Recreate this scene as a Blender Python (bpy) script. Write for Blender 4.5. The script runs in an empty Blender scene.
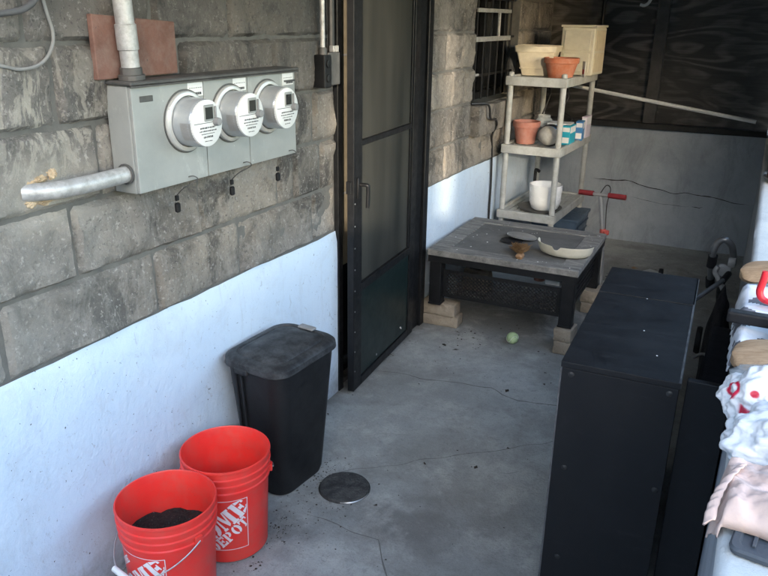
import bpy, bmesh, math, random
from mathutils import Vector, Matrix, noise
from math import sin, cos, pi, radians, atan2, sqrt

random.seed(7)
SC = bpy.context.scene
COL = SC.collection
V3 = Vector

# ------------------------------------------------------------------ materials
def lin(r, g, b):
    f = lambda c: (c/255/12.92) if c/255 <= .04045 else ((c/255+.055)/1.055)**2.4
    return (f(r), f(g), f(b))

class NT:
    """small helper round a material node tree"""
    def __init__(s, name):
        s.m = bpy.data.materials.new(name); s.m.use_nodes = True
        s.t = s.m.node_tree; s.n = s.t.nodes; s.l = s.t.links
        s.p = s.n['Principled BSDF']
        s.co = s.n.new('ShaderNodeTexCoord').outputs['Object']
    def link(s, a, b): s.l.new(a, b)
    def val(s, sock, v):
        if isinstance(v, bpy.types.NodeSocket): s.l.new(v, sock)
        elif isinstance(v, (tuple, list)) and len(v) == 3 and sock.type == 'RGBA': sock.default_value = (*v, 1)
        else: sock.default_value = v
    def mapping(s, scale=(1, 1, 1), loc=(0, 0, 0), rot=(0, 0, 0), co=None):
        n = s.n.new('ShaderNodeMapping'); s.link(co or s.co, n.inputs[0])
        n.inputs['Scale'].default_value = scale; n.inputs['Location'].default_value = loc; n.inputs['Rotation'].default_value = rot
        return n.outputs[0]
    def noise(s, scale, detail=5, rough=.6, dist=0, co=None, out='Fac'):
        n = s.n.new('ShaderNodeTexNoise'); s.link(co or s.co, n.inputs['Vector'])
        n.inputs['Scale'].default_value = scale; n.inputs['Detail'].default_value = detail
        n.inputs['Roughness'].default_value = rough; n.inputs['Distortion'].default_value = dist
        return n.outputs[out]
    def wave(s, scale, dist=5, detail=3, dscale=1, co=None, bands='X', kind='BANDS'):
        n = s.n.new('ShaderNodeTexWave'); s.link(co or s.co, n.inputs['Vector']); n.wave_type = kind
        if kind == 'BANDS': n.bands_direction = bands
        else: n.rings_direction = bands
        n.inputs['Scale'].default_value = scale; n.inputs['Distortion'].default_value = dist
        n.inputs['Detail'].default_value = detail; n.inputs['Detail Scale'].default_value = dscale
        return n.outputs['Fac']
    def voro(s, scale, co=None, feature='F1', out='Distance'):
        n = s.n.new('ShaderNodeTexVoronoi'); s.link(co or s.co, n.inputs['Vector']); n.feature = feature
        n.inputs['Scale'].default_value = scale
        return n.outputs[out]
    def ramp(s, fac, stops):
        n = s.n.new('ShaderNodeValToRGB'); s.link(fac, n.inputs[0]); e = n.color_ramp.elements
        while len(e) < len(stops): e.new(.5)
        for i, (p, c) in enumerate(stops):
            e[i].position = p; e[i].color = (c, c, c, 1) if isinstance(c, (int, float)) else (*c, 1)
        return n.outputs[0]
    def mix(s, fac, a, b, mode='MIX'):
        n = s.n.new('ShaderNodeMix'); n.data_type = 'RGBA'; n.blend_type = mode
        s.val(n.inputs[0], fac); s.val(n.inputs[6], a); s.val(n.inputs[7], b)
        return n.outputs[2]
    def math(s, op, a, b=0, clamp=False):
        n = s.n.new('ShaderNodeMath'); n.operation = op; n.use_clamp = clamp
        s.val(n.inputs[0], a); s.val(n.inputs[1], b)
        return n.outputs[0]
    def attr(s, name):
        n = s.n.new('ShaderNodeAttribute'); n.attribute_name = name
        return n.outputs['Fac']
    def dist(s, pt, scale=(1, 1, 1)):
        sub = s.n.new('ShaderNodeVectorMath'); sub.operation = 'SUBTRACT'; s.link(s.co, sub.inputs[0]); sub.inputs[1].default_value = pt
        mul = s.n.new('ShaderNodeVectorMath'); mul.operation = 'MULTIPLY'; s.link(sub.outputs[0], mul.inputs[0]); mul.inputs[1].default_value = scale
        ln = s.n.new('ShaderNodeVectorMath'); ln.operation = 'LENGTH'; s.link(mul.outputs[0], ln.inputs[0])
        return ln.outputs['Value']
    def spot(s, pt, r0, r1, scale=(1, 1, 1), wob=.0, wscale=8):
        d = s.dist(pt, scale)
        if wob: d = s.math('ADD', d, s.math('MULTIPLY', s.math('SUBTRACT', s.noise(wscale, 4), .5), wob))
        return s.ramp(d, [(r0, 1.0), (r1, 0.0)])
    def bump(s, h, strength=.3, dist=.01, normal=None):
        n = s.n.new('ShaderNodeBump'); s.link(h, n.inputs['Height'])
        n.inputs['Strength'].default_value = strength; n.inputs['Distance'].default_value = dist
        if normal: s.link(normal, n.inputs['Normal'])
        s.link(n.outputs[0], s.p.inputs['Normal']); return n.outputs[0]
    def out(s, col, rough=.6, metal=0, spec=.5):
        s.val(s.p.inputs['Base Color'], col); s.val(s.p.inputs['Roughness'], rough)
        s.val(s.p.inputs['Metallic'], metal); s.val(s.p.inputs['Specular IOR Level'], spec)
        return s.m

def pm(name, c1, c2, scale=6, rough=.6, rvar=.12, bump=.15, bscale=60, bdist=.003, metal=0, spec=.5, specks=None, dust=None):
    """general surface: two tones, roughness variation, fine bump, optional specks and dust"""
    t = NT(name)
    a = t.ramp(t.noise(scale, 6, .65), [(.3, 0.), (.7, 1.)])
    c = t.mix(a, c1, c2)
    if specks:
        sc, lo, sc_col = specks
        c = t.mix(t.ramp(t.noise(sc, 3, .7), [(lo, 0.), (lo+.05, 1.)]), c, sc_col)
    if dust:
        dcol, amt = dust
        d = t.math('MULTIPLY', t.ramp(t.noise(scale*2.3, 8, .75), [(.42, 0.), (.72, 1.)]), amt)
        c = t.mix(d, c, dcol)
    r = t.ramp(t.noise(scale*3, 4), [(.25, max(.03, rough-rvar)), (.75, min(1, rough+rvar))])
    if bump: t.bump(t.noise(bscale, 4, .6), bump, bdist)
    return t.out(c, r, metal, spec)

def build_materials():
    M = {}
    # rock faced block: per block tone, plaster smears, soot streaks
    t = NT('stone_block'); w = t.mapping((1, 1, 1))
    tone = t.attr('tone')
    base = t.ramp(tone, [(0, (.105, .10, .096)), (.35, (.172, .162, .153)), (.7, (.245, .228, .21)), (1, (.32, .288, .248))])
    n1 = t.noise(2.6, 7, .66, .3)
    c = t.mix(t.ramp(n1, [(.36, 0.), (.66, 1.)]), base, (.12, .112, .103))
    warm = t.noise(1.7, 4, .6, .2, t.mapping((1, 1, 1), (5, 2, 0)))
    c = t.mix(t.math('MULTIPLY', t.ramp(warm, [(.40, 0.), (.64, 1.)]), .5), c, (.33, .285, .232))
    dk = t.noise(3.0, 9, .72, .5, t.mapping((1, 1.25, .9), (3, 0, 0), rot=(-.5, 0, 0)))
    c = t.mix(t.math('MULTIPLY', t.ramp(dk, [(.5, 0.), (.60, 1.)]), .8), c, (.05, .048, .046))
    sm = t.noise(5, 11, .8, .3)
    c = t.mix(t.math('MULTIPLY', t.ramp(sm, [(.54, 0.), (.72, 1.)]), .42), c, (.40, .37, .33))
    fol = t.noise(2.6, 6, .7, .7, t.mapping((1, 2.0, .7), rot=(.5, 0, 0)))
    c = t.mix(t.math('MULTIPLY', t.ramp(fol, [(.485, 0.), (.505, 1.), (.53, 0.)]), .2), c, (.40, .38, .35))
    sp = t.noise(75, 5, .75); c = t.mix(t.math('MULTIPLY', t.ramp(sp, [(.57, 0.), (.64, 1.)]), .55), c, (.46, .44, .41))
    c = t.mix(t.math('MULTIPLY', t.ramp(t.noise(90, 5, .75, 0, t.mapping((1, 1, 1), (9, 3, 1))), [(.57, 0.), (.64, 1.)]), .65), c, (.05, .05, .05))
    # old plaster runs left of the meters, foam overspray round the pipe, paler tone low on the left
    pl = t.spot((0, 1.28, 1.43), .02, .3, (1, 1, 1.2), .22, 9)
    runs = t.ramp(t.noise(14, 8, .72, 2.2, t.mapping((1, 1, .4))), [(.5, 0.), (.56, 1.)])
    c = t.mix(t.math('MULTIPLY', t.math('MULTIPLY', pl, runs), .7), c, (.5, .46, .39))
    fo = t.spot((0, 1.27, 1.25), .02, .2, (1, .9, 1.3), .13, 20)
    c = t.mix(t.math('MULTIPLY', fo, .75), c, (.46, .42, .36))
    c = t.mix(t.math('MULTIPLY', t.spot((0, .9, .95), .1, .75), .35), c, (.4, .385, .35))
    # upper courses darkened further along: soot plus deck shade put into the colour
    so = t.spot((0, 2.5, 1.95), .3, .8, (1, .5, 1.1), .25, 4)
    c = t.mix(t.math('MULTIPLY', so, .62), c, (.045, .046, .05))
    h = t.math('ADD', t.math('MULTIPLY', t.noise(7, 8, .7, .4), .8), t.math('MULTIPLY', t.noise(45, 8, .75), .55))
    t.bump(h, .85, .016)
    M['stone'] = t.out(c, .88, 0, .25)
    t = NT('mortar'); c = t.mix(t.noise(20, 6), (.075, .072, .07), (.19, .185, .17)); t.bump(t.noise(90, 4), .4, .004)
    M['mortar'] = t.out(c, .92, 0, .2)
    # pale blue limewash, scuffed and pitted
    t = NT('blue_paint')
    c = t.mix(t.ramp(t.noise(1.8, 6, .6), [(.3, 0.), (.7, 1.)]), (.54, .65, .77), (.63, .72, .81))
    c = t.mix(t.math('MULTIPLY', t.ramp(t.noise(4, 9, .8, .5), [(.50, 0.), (.72, 1.)]), .5), c, (.44, .48, .52))
    pit = t.ramp(t.noise(85, 3, .6), [(.70, 0.), (.72, 1.)])
    c = t.mix(pit, c, (.06, .07, .08))
    scr = t.ramp(t.noise(16, 8, .8, 1, t.mapping((1, 1.6, 1), rot=(.5, 0, 0))), [(.60, 0.), (.64, 1.)])
    c = t.mix(t.math('MULTIPLY', scr, .6), c, (.36, .39, .42))
    dr = t.ramp(t.noise(6, 9, .8, .3, t.mapping((1, 3, .35), (2, 2, 2))), [(.56, 0.), (.7, 1.)]); c = t.mix(t.math('MULTIPLY', dr, .4), c, (.42, .44, .45))
    # grime just above the floor
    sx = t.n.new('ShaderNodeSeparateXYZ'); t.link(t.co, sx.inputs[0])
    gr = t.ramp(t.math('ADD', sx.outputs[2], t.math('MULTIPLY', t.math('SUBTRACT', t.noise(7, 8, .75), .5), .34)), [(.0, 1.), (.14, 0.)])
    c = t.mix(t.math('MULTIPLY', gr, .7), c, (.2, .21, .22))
    h = t.math('ADD', t.noise(6, 7, .65), t.math('MULTIPLY', t.noise(45, 6, .7), .4))
    t.bump(h, .55, .014)
    M['paint'] = t.out(c, .62, 0, .35)
    # floor slab
    t = NT('floor_concrete')
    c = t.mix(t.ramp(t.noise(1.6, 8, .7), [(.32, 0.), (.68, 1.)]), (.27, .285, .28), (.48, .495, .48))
    c = t.mix(t.math('MULTIPLY', t.ramp(t.noise(5, 9, .75, .4), [(.45, 0.), (.72, 1.)]), .5), c, (.19, .19, .186))
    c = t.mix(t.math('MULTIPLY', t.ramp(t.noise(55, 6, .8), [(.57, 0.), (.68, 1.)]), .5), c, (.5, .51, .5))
    c = t.mix(t.math('MULTIPLY', t.ramp(t.noise(110, 5, .8), [(.62, 0.), (.7, 1.)]), .6), c, (.07, .07, .07))
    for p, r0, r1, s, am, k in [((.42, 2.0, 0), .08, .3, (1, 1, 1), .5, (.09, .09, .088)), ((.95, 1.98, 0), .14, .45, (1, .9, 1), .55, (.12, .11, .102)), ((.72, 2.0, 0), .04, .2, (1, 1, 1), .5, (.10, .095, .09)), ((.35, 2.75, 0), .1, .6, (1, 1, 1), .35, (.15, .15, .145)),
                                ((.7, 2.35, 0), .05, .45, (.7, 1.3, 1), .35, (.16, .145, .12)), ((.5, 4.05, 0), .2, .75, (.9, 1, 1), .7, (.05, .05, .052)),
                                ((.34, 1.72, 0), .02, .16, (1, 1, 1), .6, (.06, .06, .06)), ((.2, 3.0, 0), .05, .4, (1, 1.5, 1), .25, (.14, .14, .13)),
                                ((1.1, 5.0, 0), .3, 1.1, (1, 1, 1), .55, (.08, .075, .068)), ((.5, 1.4, 0), .02, .2, (1, 1, 1), .4, (.09, .09, .09))]:  # farthest patch puts the light falling off at the back into the colour
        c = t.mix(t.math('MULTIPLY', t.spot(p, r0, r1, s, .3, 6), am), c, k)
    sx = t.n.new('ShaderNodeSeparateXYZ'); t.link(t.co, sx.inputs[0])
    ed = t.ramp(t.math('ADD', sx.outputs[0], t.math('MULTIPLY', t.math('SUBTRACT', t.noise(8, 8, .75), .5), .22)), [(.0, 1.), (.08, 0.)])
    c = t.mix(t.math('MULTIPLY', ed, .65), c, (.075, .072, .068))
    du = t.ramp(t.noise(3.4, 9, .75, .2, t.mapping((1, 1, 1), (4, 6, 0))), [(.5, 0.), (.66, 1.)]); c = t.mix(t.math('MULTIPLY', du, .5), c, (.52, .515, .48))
    g1 = t.noise(150, 4, .7); c = t.mix(t.math('MULTIPLY', t.ramp(g1, [(.56, 0.), (.62, 1.)]), .35), c, (.13, .13, .128))
    g2 = t.noise(32, 8, .82, .2, t.mapping((1, 1, 1), (7, 3, 0))); c = t.mix(t.math('MULTIPLY', t.ramp(g2, [(.54, 0.), (.64, 1.)]), .45), c, (.15, .15, .147))
    br = t.noise(2.2, 7, .7, .3, t.mapping((1, 1, 1), (2, 9, 0))); c = t.mix(t.math('MULTIPLY', t.ramp(br, [(.5, 0.), (.62, 1.)]), .4), c, (.15, .14, .128))
    h = t.math('ADD', t.noise(4, 4), t.math('MULTIPLY', t.noise(80, 7, .75), .7))
    t.bump(h, .5, .009)
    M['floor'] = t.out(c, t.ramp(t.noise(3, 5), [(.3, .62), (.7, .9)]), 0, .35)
    # rear and side retaining wall render
    t = NT('grey_render')
    c = t.mix(t.ramp(t.noise(2.2, 8, .7), [(.3, 0.), (.7, 1.)]), (.27, .31, .36), (.43, .475, .525))
    c = t.mix(t.math('MULTIPLY', t.ramp(t.noise(6, 8, .75, .6, t.mapping((1, 1, .35))), [(.5, 0.), (.75, 1.)]), .5), c, (.11, .12, .135))
    c = t.mix(t.ramp(t.noise(26, 6, .75), [(.7, 0.), (.73, 1.)]), c, (.03, .03, .035))
    t.bump(t.math('ADD', t.noise(5, 5), t.math('MULTIPLY', t.noise(50, 6, .7), .4)), .5, .012)
    M['render'] = t.out(c, .85, 0, .3)
    # pale ledge cap
    t = NT('pale_cap')
    c = t.mix(t.ramp(t.noise(9, 8, .7), [(.3, 0.), (.7, 1.)]), (.6, .63, .63), (.76, .78, .77))
    c = t.mix(t.math('MULTIPLY', t.ramp(t.noise(60, 6, .8), [(.58, 0.), (.7, 1.)]), .4), c, (.34, .36, .37))
    t.bump(t.noise(75, 7, .8), .7, .006)
    M['cap'] = t.out(c, .85, 0, .3)
    # dark plywood with cathedral grain
    t = NT('dark_plywood')
    n0 = t.noise(1.0, 2.5, .45, .35, t.mapping((.75, 1, 2.3), (3.3, 0, 1.7)))
    w = t.math('ADD', t.math('MULTIPLY', t.math('SINE', t.math('MULTIPLY', n0, 95)), .5), .5)
    n02 = t.noise(1.0, 3, .5, .3, t.mapping((.6, 1, 3.2), (8.3, 0, 5.7)))
    w2 = t.math('ADD', t.math('MULTIPLY', t.math('SINE', t.math('MULTIPLY', n02, 70)), .5), .5)
    g = t.noise(5, 9, .78, .3, t.mapping((1.0, 1, 22)))
    patch = t.ramp(t.noise(2.2, 4, .6, .5), [(.42, 0.), (.62, 1.)])
    c = t.mix(t.ramp(w, [(.45, 0.), (.95, 1.)]), (.052, .048, .044), (.165, .153, .14))
    c = t.mix(patch, c, t.mix(t.ramp(w2, [(.4, 0.), (.75, 1.)]), (.044, .042, .04), (.095, .09, .084)))
    c = t.mix(t.math('MULTIPLY', t.ramp(g, [(.40, 0.), (.66, 1.)]), .6), c, (.012, .012, .012))
    t.bump(t.math('ADD', w, g), .2, .003)
    M['plywood'] = t.out(c, .55, 0, .35)
    M['dark_wood'] = pm('dark_wood', (.035, .033, .032), (.085, .08, .075), 8, .6, .15, .4, 40, .004)
    M['black_wood'] = pm('black_wood', (.008, .008, .009), (.02, .02, .02), 10, .7, .1, .5, 50, .005)
    # metals
    t = NT('galvanised_box')
    c = t.mix(t.ramp(t.noise(7, 7, .7), [(.3, 0.), (.7, 1.)]), (.30, .315, .305), (.385, .39, .375))
    c = t.mix(t.math('MULTIPLY', t.ramp(t.noise(12, 8, .75, .4, t.mapping((1, 1, .5))), [(.56, 0.), (.68, 1.)]), .6), c, (.5, .51, .49))
    c = t.mix(t.ramp(t.noise(55, 4, .7), [(.70, 0.), (.74, 1.)]), c, (.62, .62, .6))
    c = t.mix(t.math('MULTIPLY', t.ramp(t.noise(30, 7, .8, 0, t.mapping((1, 1, .4))), [(.64, 0.), (.74, 1.)]), .6), c, (.17, .15, .12))
    t.bump(t.noise(60, 5), .1, .002)
    M['galv'] = t.out(c, t.ramp(t.noise(14, 5), [(.3, .42), (.7, .62)]), .25, .5)
    M['galv_dark'] = pm('galv_dark', (.07, .07, .068), (.13, .125, .12), 14, .55, .1, .2, 60, .002, .3)
    M['conduit'] = pm('conduit', (.42, .42, .42), (.56, .56, .55), 18, .5, .1, .3, 70, .003, .35, dust=((.24, .23, .21), .8))
    M['meter_glass'] = pm('meter_glass', (.34, .37, .40), (.44, .46, .47), 14, .22, .06, .08, 30, .002, .25, .6, dust=((.55, .54, .5), .35))
    M['meter_ring'] = pm('meter_ring', (.58, .585, .57), (.68, .68, .66), 16, .35, .1, .1, 50, .002, .4)
    M['meter_face'] = pm('meter_face', (.70, .71, .70), (.78, .78, .76), 20, .35, .1, 0)
    M['brick_board'] = pm('brick_board', (.13, .064, .048), (.21, .105, .08), 9, .85, .08, .6, 50, .005, specks=(40, .68, (.06, .04, .035)), dust=((.3, .25, .22), .35))
    M['foam'] = pm('foam', (.36, .24, .13), (.56, .46, .33), 22, .9, .06, .8, 40, .012)
    M['black_metal'] = pm('black_metal', (.005, .0055, .0065), (.009, .0095, .011), 9, .45, .1, .12, 60, .002, 0, .3, dust=((.06, .06, .06), .14))
    M['door_panel'] = pm('door_panel', (.005, .0135, .0135), (.008, .018, .0175), 5, .38, .08, .1, 30, .002, 0, .4, dust=((.04, .055, .055), .18))
    M['beige_door'] = pm('beige_door', (.19, .16, .115), (.25, .215, .155), 4, .6, .1, .1)
    M['white'] = pm('white', (.74, .75, .75), (.8, .8, .8), 10, .45, .1, .08, dust=((.5, .5, .48), .3))
    M['label_white'] = pm('label_white', (.72, .72, .7), (.78, .78, .77), 30, .6, .1, 0)
    M['ink'] = pm('ink', (.03, .03, .035), (.05, .05, .05), 30, .6, .1, 0)
    M['lcd'] = pm('lcd', (.02, .022, .02), (.035, .036, .034), 30, .2, .05, 0)
    M['grey_plastic'] = pm('grey_plastic', (.2, .2, .2), (.26, .26, .26), 20, .5, .1, .1)
    # screen door glazing
    t = NT('screen_glass'); g = t.n.new('ShaderNodeBsdfTransparent'); g.inputs[0].default_value = (.42, .42, .41, 1)
    mx = t.n.new('ShaderNodeMixShader'); mx.inputs[0].default_value = .5
    t.out(t.mix(t.ramp(t.noise(7, 3, .5, 0, t.mapping((1, 1, .12))), [(.35, 0.), (.65, 1.)]), (.05, .052, .048), (.10, .098, .086)), .4, 0, .4)
    t.link(g.outputs[0], mx.inputs[1]); t.link(t.p.outputs[0], mx.inputs[2])
    t.link(mx.outputs[0], t.n['Material Output'].inputs[0]); M['screen'] = t.m
    M['dark_glass'] = pm('dark_glass', (.012, .014, .017), (.02, .022, .025), 3, .15, .05, 0, spec=.5)
    # plastics
    M['red'] = pm('red_plastic', (.74, .028, .024), (.82, .04, .03), 6, .36, .08, .06, 50, .002, 0, .5, dust=((.52, .12, .09), .45), specks=(90, .69, (.3, .06, .04)))
    M['logo'] = pm('logo_white', (.72, .68, .72), (.8, .77, .79), 40, .45, .1, 0)
    M['soil'] = pm('soil', (.010, .009, .008), (.03, .027, .024), 60, .95, .03, 1, 90, .02, specks=(160, .66, (.32, .31, .28)))
    M['wire'] = pm('wire', (.45, .45, .46), (.6, .6, .6), 30, .35, .1, 0, metal=.8)
    M['bin'] = pm('bin_plastic', (.006, .0065, .0075), (.010, .0105, .012), 7, .5, .06, .2, 220, .001, 0, .35, dust=((.04, .042, .045), .25))
    M['bin_lid'] = pm('bin_lid', (.012, .0125, .0135), (.02, .0205, .022), 9, .55, .08, .3, 220, .001, 0, .4, dust=((.13, .135, .14), .5), specks=(120, .74, (.3, .3, .3)))
    t = NT('black_laminate')
    c = t.mix(t.noise(4, 6), (.006, .0065, .008), (.010, .0106, .0125))
    sc = t.ramp(t.noise(7, 10, .85, .4, t.mapping((1, 11, 6), rot=(0, 0, .1))), [(.57, 0.), (.70, 1.)])
    sx = t.n.new('ShaderNodeSeparateXYZ'); t.link(t.n.new('ShaderNodeNewGeometry').outputs['Normal'], sx.inputs[0])
    sc = t.math('MULTIPLY', sc, t.math('ADD', t.math('MULTIPLY', sx.outputs[2], .6, True), .2))
    c = t.mix(sc, c, (.075, .075, .08))
    c = t.mix(t.math('MULTIPLY', t.ramp(t.noise(14, 8, .8), [(.55, 0.), (.75, 1.)]), .25), c, (.03, .03, .033))
    t.bump(t.noise(120, 4), .1, .001)
    M['laminate'] = t.out(c, t.ramp(t.noise(8, 6, .7), [(.3, .42), (.7, .68)]), 0, .32)
    M['chip'] = pm('chip_edge', (.03, .031, .033), (.13, .135, .14), 20, .7, .1, .3)
    M['lid_disc'] = pm('lid_disc', (.03, .031, .032), (.06, .06, .06), 14, .9, .05, 1, 90, .006, spec=.04, specks=(80, .66, (.16, .16, .155)), dust=((.14, .14, .13), .4))
    M['shelf'] = pm('shelf_resin', (.37, .385, .38), (.48, .50, .49), 7, .55, .1, .15, 60, .002, dust=((.2, .19, .16), .6))
    M['terracotta'] = pm('terracotta', (.42, .12, .055), (.5, .17, .085), 9, .8, .08, .3, 60, .003, dust=((.6, .42, .34), .35))
    M['dull_terracotta'] = pm('dull_terracotta', (.30, .115, .085), (.38, .155, .12), 9, .8, .08, .3, 60, .003, dust=((.4, .3, .27), .4))
    M['cream'] = pm('cream_plastic', (.60, .53, .39), (.7, .63, .48), 7, .5, .1, .1, dust=((.35, .3, .22), .4))
    M['cream_pale'] = pm('cream_pale', (.62, .59, .48), (.7, .67, .56), 7, .5, .1, .1, dust=((.4, .37, .3), .3))
    M['ceramic'] = pm('white_ceramic', (.74, .76, .78), (.8, .82, .83), 6, .25, .08, .04)
    M['stone_grey'] = pm('grey_stone', (.22, .22, .215), (.36, .36, .345), 16, .85, .08, .7, 50, .006, specks=(60, .66, (.1, .1, .1)))
    M['teal'] = pm('teal_card', (.02, .33, .48), (.03, .42, .56), 8, .5, .1, 0)
    M['card_white'] = pm('white_card', (.7, .72, .74), (.78, .79, .8), 8, .55, .1, 0)
    M['card_blue'] = pm('blue_card', (.04, .17, .42), (.07, .25, .5), 8, .5, .1, 0)
    M['card_pink'] = pm('pale_card', (.62, .55, .66), (.7, .66, .74), 8, .5, .1, 0)
    M['blue_tote'] = pm('blue_tote', (.055, .09, .14), (.075, .115, .17), 8, .45, .1, .1)
    t = NT('weathered_top')
    c = t.mix(t.ramp(t.noise(5, 10, .82, .3, t.mapping((1.2, 9, 1))), [(.38, 0.), (.62, 1.)]), (.085, .085, .083), (.27, .265, .252))
    c = t.mix(t.math('MULTIPLY', t.ramp(t.noise(18, 8, .8), [(.55, 0.), (.66, 1.)]), .6), c, (.34, .33, .3))
    c = t.mix(t.ramp(t.noise(48, 5, .7), [(.66, 0.), (.7, 1.)]), c, (.045, .045, .045))
    t.bump(t.noise(40, 7, .7), .4, .004)
    M['weathered'] = t.out(c, .75, 0, .35)
    t = NT('dusty_panel')
    c = t.mix(t.ramp(t.noise(6, 9, .75), [(.3, 0.), (.7, 1.)]), (.075, .076, .076), (.16, .16, .155))
    c = t.mix(t.ramp(t.noise(42, 5, .75), [(.68, 0.), (.72, 1.)]), c, (.36, .35, .33))
    t.bump(t.noise(70, 6), .3, .003)
    M['dusty'] = t.out(c, .7, 0, .35)
    M['brick'] = pm('pale_brick', (.20, .165, .125), (.33, .285, .225), 12, .9, .06, .9, 35, .012, specks=(45, .62, (.2, .17, .13)))
    M['bristle'] = pm('bristle', (.16, .085, .035), (.32, .19, .08), 60, .9, .05, .9, 160, .01)
    M['wood_handle'] = pm('wood_handle', (.2, .11, .055), (.3, .18, .09), 12, .6, .1, .2)
    M['red_grip'] = pm('red_grip', (.13, .008, .012), (.19, .012, .015), 20, .6, .1, .3)
    M['red_bright'] = pm('red_bright', (.62, .015, .03), (.7, .025, .04), 9, .35, .1, 0)
    M['red_dull'] = pm('red_dull', (.4, .06, .05), (.5, .1, .08), 20, .5, .1, .1)
    M['alu'] = pm('alu', (.38, .39, .40), (.5, .51, .52), 14, .35, .1, .1, metal=.7, dust=((.3, .3, .3), .3))
    M['tube_grey'] = pm('tube_grey', (.10, .105, .11), (.16, .165, .17), 14, .35, .1, .1, metal=.5)
    M['black_rubber'] = pm('black_rubber', (.006, .006, .007), (.012, .012, .014), 14, .6, .1, .3, spec=.3)
    M['black_fabric'] = pm('black_fabric', (.009, .009, .011), (.02, .02, .024), 18, .9, .05, .6, 150, .004, 0, .2)
    M['tan_wood'] = pm('tan_wood', (.42, .27, .15), (.52, .36, .22), 7, .5, .1, .15, 40, .003, dust=((.3, .2, .12), .4))
    t = NT('bent_wood'); g = t.noise(6, 8, .75, .4, t.mapping((2, 14, 6)))
    c = t.mix(t.ramp(g, [(.35, 0.), (.66, 1.)]), (.24, .15, .085), (.46, .32, .2)); c = t.mix(t.math('MULTIPLY', t.ramp(t.noise(14, 7, .8), [(.56, 0.), (.7, 1.)]), .5), c, (.16, .1, .06))
    t.bump(g, .3, .003); M['tan_wood'] = t.out(c, .55, 0, .4)
    M['white_cloth'] = pm('white_cloth', (.66, .69, .76), (.78, .8, .84), 7, .9, .05, .5, 160, .003, 0, .2)
    M['grey_cloth'] = pm('grey_cloth', (.12, .12, .14), (.2, .2, .22), 9, .9, .05, .5, 160, .003, 0, .2)
    M['pink_cloth'] = pm('pink_cloth', (.60, .44, .385), (.68, .52, .46), 5, .9, .05, .4, 200, .002, 0, .2)
    t = NT('white_bag'); c = t.mix(t.noise(6, 4), (.72, .75, .79), (.8, .82, .84)); t.bump(t.noise(28, 5, .7, .8), .35, .006)
    t.p.inputs['Subsurface Weight'].default_value = 0
    M['bag'] = t.out(c, .35, 0, .5)
    t = NT('printed_bag'); c = t.mix(t.noise(6, 4), (.74, .76, .79), (.82, .83, .85))
    d = t.dist((-.078, -.035, .068)); ring = t.ramp(d, [(.012, 0.), (.014, 1.), (.020, 1.), (.022, 0.)])
    c = t.mix(ring, c, (.55, .01, .05))
    s2 = t.n.new('ShaderNodeSeparateXYZ'); t.link(t.co, s2.inputs[0])
    by = t.ramp(t.math('ADD', t.math('ADD', s2.outputs[2], t.math('MULTIPLY', s2.outputs[0], .3)), .5), [(.512, 0.), (.515, 1.), (.531, 1.), (.534, 0.)])
    bx_ = t.ramp(t.math('ADD', s2.outputs[0], .5), [(.44, 0.), (.445, 1.)])
    c = t.mix(t.math('MULTIPLY', by, bx_), c, (.5, .012, .05))
    d2 = t.dist((-.035, -.06, .078), (1, 1.4, 1.2)); c = t.mix(t.ramp(d2, [(.009, 1.), (.011, 0.)]), c, (.5, .02, .05))
    t.bump(t.noise(30, 5, .7, .8), .35, .006); M['printed_bag'] = t.out(c, .35, 0, .5)
    t = NT('clear_plastic'); t.out((.7, .74, .76), .15, 0, .5); g = t.n.new('ShaderNodeBsdfTransparent'); g.inputs[0].default_value = (.86, .88, .9, 1)
    mx = t.n.new('ShaderNodeMixShader'); mx.inputs[0].default_value = .35
    t.link(g.outputs[0], mx.inputs[1]); t.link(t.p.outputs[0], mx.inputs[2]); t.link(mx.outputs[0], t.n['Material Output'].inputs[0]); M['clear'] = t.m
    M['mat_rubber'] = pm('mat_rubber', (.045, .055, .068), (.07, .08, .095), 14, .6, .1, .4, 120, .003)
    M['brown_pot'] = pm('brown_pot', (.07, .042, .026), (.1, .062, .04), 9, .5, .1, .1)
    M['cable'] = pm('cable_black', (.012, .012, .013), (.02, .02, .02), 20, .5, .1, 0)
    M['cable_grey'] = pm('cable_grey', (.07, .072, .075), (.11, .11, .115), 20, .6, .1, .1)
    M['cable_pale'] = pm('cable_pale', (.2, .2, .195), (.27, .27, .26), 20, .8, .1, .3)
    M['ball'] = pm('tennis_felt', (.30, .42, .22), (.40, .52, .30), 14, .95, .03, .8, 160, .004)
    M['deck'] = pm('deck_board', (.022, .02, .019), (.045, .04, .036), 6, .8, .1, .3)
    M['leaf'] = pm('dead_leaf', (.02, .015, .011), (.045, .034, .024), 40, .9, .05, .4)
    M['crack_dark'] = pm('crack_dark', (.03, .03, .03), (.06, .06, .06), 30, .95, .03, .3)
    M['crack'] = pm('crack', (.10, .098, .094), (.17, .168, .16), 30, .95, .03, .3)
    M['grass'] = pm('yard', (.05, .075, .03), (.11, .10, .055), 1.2, .95, .03, .6, 25, .03)
    M['sun_screen_boards'] = pm('sun_screen_boards', (.30, .28, .25), (.36, .34, .30), 2, .8, .1, .2)
    return M
M = build_materials()

# ------------------------------------------------------------------ geometry helpers
def link_mesh(name, bm, mat, parent=None, smooth=False, auto=None):
    me = bpy.data.meshes.new(name)
    bmesh.ops.recalc_face_normals(bm, faces=bm.faces)
    bm.to_mesh(me); bm.free()
    o = bpy.data.objects.new(name, me); COL.objects.link(o)
    for m in (mat if isinstance(mat, (list, tuple)) else [mat]): me.materials.append(m)
    if parent is not None: o.parent = parent
    if smooth or auto:
        for p in me.polygons: p.use_smooth = True
        if auto: me.set_sharp_from_angle(angle=radians(auto))
    return o

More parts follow.
